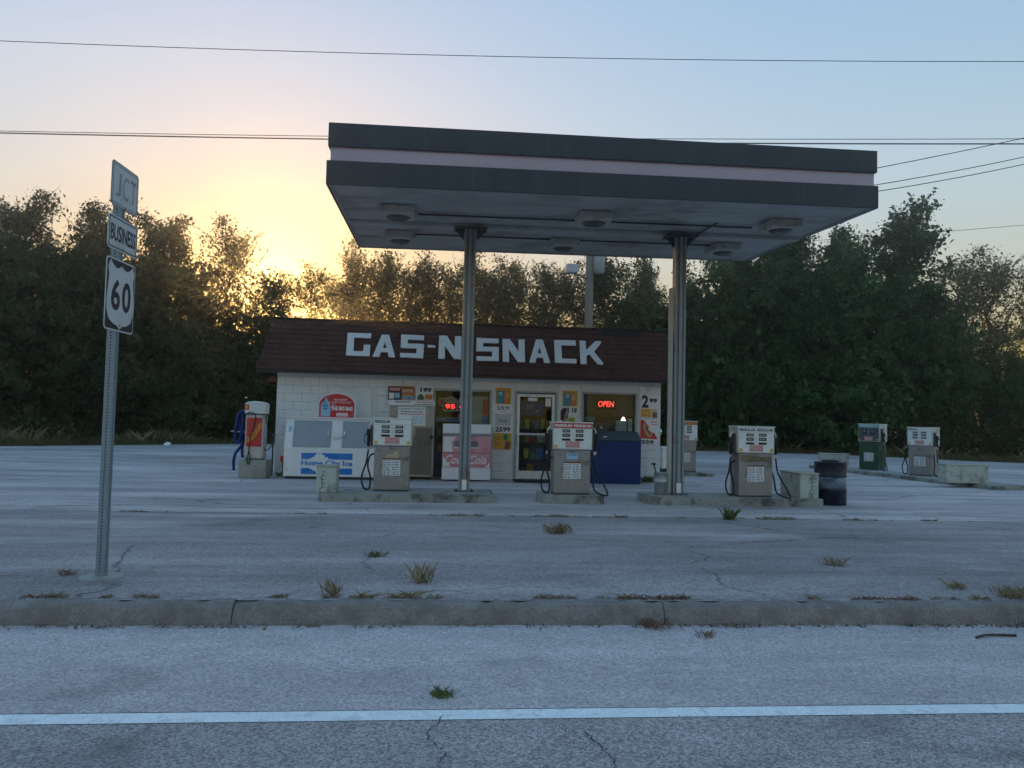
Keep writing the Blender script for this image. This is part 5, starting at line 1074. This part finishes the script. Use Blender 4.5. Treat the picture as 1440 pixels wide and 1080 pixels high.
# ------------------------------------------------------------------ person by the wall
SKIN = mat('skin', (0.42, 0.24, 0.17), .55, var=.05); HAIR = mat('dark_hair', (0.035, 0.014, 0.010), .5, var=.3, vscale=30); SHIRT = mat('dark_shirt', (0.03, 0.028, 0.035), .85); JEAN = mat('jeans', (0.04, 0.055, 0.10), .85)
def skin_body(name, joints, edges, m, parent, sub=1):
    me = bpy.data.meshes.new(name); me.from_pydata([j_[0] for j_ in joints], edges, []); o = bpy.data.objects.new(name, me); COL.objects.link(o); o.parent = parent
    md = o.modifiers.new('skin', 'SKIN'); md.use_smooth_shade = True
    for i_, j_ in enumerate(joints):
        sv = me.skin_vertices[0].data[i_]; sv.radius = (j_[1], j_[2] if len(j_) > 2 else j_[1]); sv.use_root = (i_ == 0)
    s_ = o.modifiers.new('sub', 'SUBSURF'); s_.levels = sub + 1; s_.render_levels = sub + 1
    me.materials.append(m); return o
pr = thing('person', 'dark-haired person in dark top standing at the wall behind the premium pump', 'person', (2.86, 17.75, .012), math.radians(38))
J = [((0, 0, .95), .13, .10), ((0, 0, 1.12), .115, .09), ((0, .0, 1.32), .14, .095), ((0, .01, 1.43), .07, .06), ((0, 0, 1.50), .048), ((0, -.01, 1.56), .05),
     ((-.17, .01, 1.37), .05), ((-.21, .0, 1.12), .04), ((-.20, -.06, .90), .03), ((.17, .01, 1.37), .05), ((.21, .0, 1.12), .04), ((.20, -.06, .90), .03),
     ((-.09, 0, .86), .085), ((-.10, -.01, .50), .058), ((-.10, .02, .09), .04), ((.09, 0, .86), .085), ((.10, -.01, .50), .058), ((.10, .02, .09), .04),
     ((-.10, -.13, .035), .035, .03), ((.10, -.13, .035), .035, .03)]
Eg = [(0, 1), (1, 2), (2, 3), (3, 4), (4, 5), (2, 6), (6, 7), (7, 8), (2, 9), (9, 10), (10, 11), (0, 12), (12, 13), (13, 14), (0, 15), (15, 16), (16, 17), (14, 18), (17, 19)]
skin_body('body', J, Eg, SKIN, pr)
grow = lambda ids, g: [(J[i_][0], J[i_][1] + g, (J[i_][2] if len(J[i_]) > 2 else J[i_][1]) + g) for i_ in ids]
skin_body('shirt', grow([1, 2, 3, 6, 7, 9, 10, 0], .014), [(0, 1), (1, 2), (1, 3), (3, 4), (1, 5), (5, 6), (0, 7)], SHIRT, pr)
skin_body('trousers', grow([0, 12, 13, 14, 15, 16, 17], .013), [(0, 1), (1, 2), (2, 3), (0, 4), (4, 5), (5, 6)], JEAN, pr)
def headf(m):
    v = []; f = []; nu, nv = 18, 14
    for i_ in range(nv + 1):
        p = PI * i_ / nv
        for k in range(nu):
            a = 2 * PI * k / nu; x = .074 * math.sin(p) * math.sin(a); y = -.092 * math.sin(p) * math.cos(a); z = .115 * math.cos(p)
            if z < -.02: x *= 1 - .35 * (-.02 - z) / .1; y *= 1 - .12 * (-.02 - z) / .1
            fr = max(0, math.cos(a)) ** 8
            if -.045 < z < .02: y -= .022 * fr * (1 - abs(z + .02) / .035 if abs(z + .02) < .035 else 0)
            if .0 < z < .03: y += .006 * max(0, math.cos(a - .45)) ** 20 + .006 * max(0, math.cos(a + .45)) ** 20
            if -.08 < z < -.055: y -= .006 * fr
            v.append((x, y, z + 1.645))
    for i_ in range(nv):
        for k in range(nu): f.append((i_ * nu + k, (i_ + 1) * nu + k, (i_ + 1) * nu + (k + 1) % nu, i_ * nu + (k + 1) % nu))
    m.add(v, f)
hd_ = part(pr, 'head', SKIN, headf, smooth=True)
part(hd_, 'eyes', DARK, lambda m: [m.lathe([(.004, -.006), (.009, 0), (.004, .006)], 8, (sx * .03, -.078, 1.66)) for sx in (-1, 1)]); part(hd_, 'mouth', mat('lips', (.30, .10, .09), .5), lambda m: m.box(-.022, .022, -.084, -.074, 1.583, 1.592))
def hairf(m):
    v = []; f = []; nu, nv = 18, 12
    for i_ in range(nv + 1):
        p = PI * .78 * i_ / nv
        for k in range(nu):
            a = 2 * PI * k / nu; fr = max(0, math.cos(a)); lim = 1 - .62 * fr ** 1.5; q = p * lim
            w = 1.13 + .05 * math.sin(a * 7 + i_); x = .078 * w * math.sin(q) * math.sin(a); y = -.096 * w * math.sin(q) * math.cos(a) + .006; z = .124 * math.cos(q)
            if q > PI * .55: z -= (q - PI * .55) * .10; s_ = .086 * 1.05; x = s_ * math.sin(a); y = -.09 * math.cos(a) + .012
            v.append((x, y, z + 1.65))
    for i_ in range(nv):
        for k in range(nu): f.append((i_ * nu + k, (i_ + 1) * nu + k, (i_ + 1) * nu + (k + 1) % nu, i_ * nu + (k + 1) % nu))
    m.add(v, f)
part(hd_, 'hair', HAIR, hairf, smooth=True)
for sx in (-1, 1):
    hx = sx * .20
    part(pr, 'hand', SKIN, lambda m: (m.tube([(hx, -.06, .90), (hx, -.075, .85), (hx, -.08, .81)], [.026, .036, .03], 8), [m.tube([(hx + q_ * .016, -.08, .82), (hx + q_ * .018, -.09, .77), (hx + q_ * .017, -.085, .745 + abs(q_) * .006)], .008, 6) for q_ in (-1.5, -.5, .5, 1.5)], m.tube([(hx - sx * .03, -.075, .86), (hx - sx * .05, -.10, .82), (hx - sx * .045, -.11, .795)], .009, 6)), smooth=True)
    part(pr, 'shoe', BLACK, lambda m: m.prism_x([(.07, 0), (.07, .08), (-.02, .09), (-.12, .06), (-.19, .035), (-.19, 0)], sx * .10 - .045, sx * .10 + .045), .02)

# ------------------------------------------------------------------ haze volume added for the warm veil and glow around the sun
HZ = bpy.data.materials.new('haze'); HZ.use_nodes = True; HZ.node_tree.nodes.clear()
hv = HZ.node_tree.nodes.new('ShaderNodeVolumePrincipled'); ho = HZ.node_tree.nodes.new('ShaderNodeOutputMaterial'); HZ.node_tree.links.new(hv.outputs[0], ho.inputs['Volume'])
hv.inputs['Color'].default_value = (0.9, 0.9, 0.9, 1); hv.inputs['Density'].default_value = 0.0028; hv.inputs['Anisotropy'].default_value = 0.91
hz = obj('haze', MB().box(-405, 405, -405, 405, -1.1, 24), HZ, kind='stuff'); tag(hz, 'thin haze added over the whole place for the glow around the sun', 'haze')
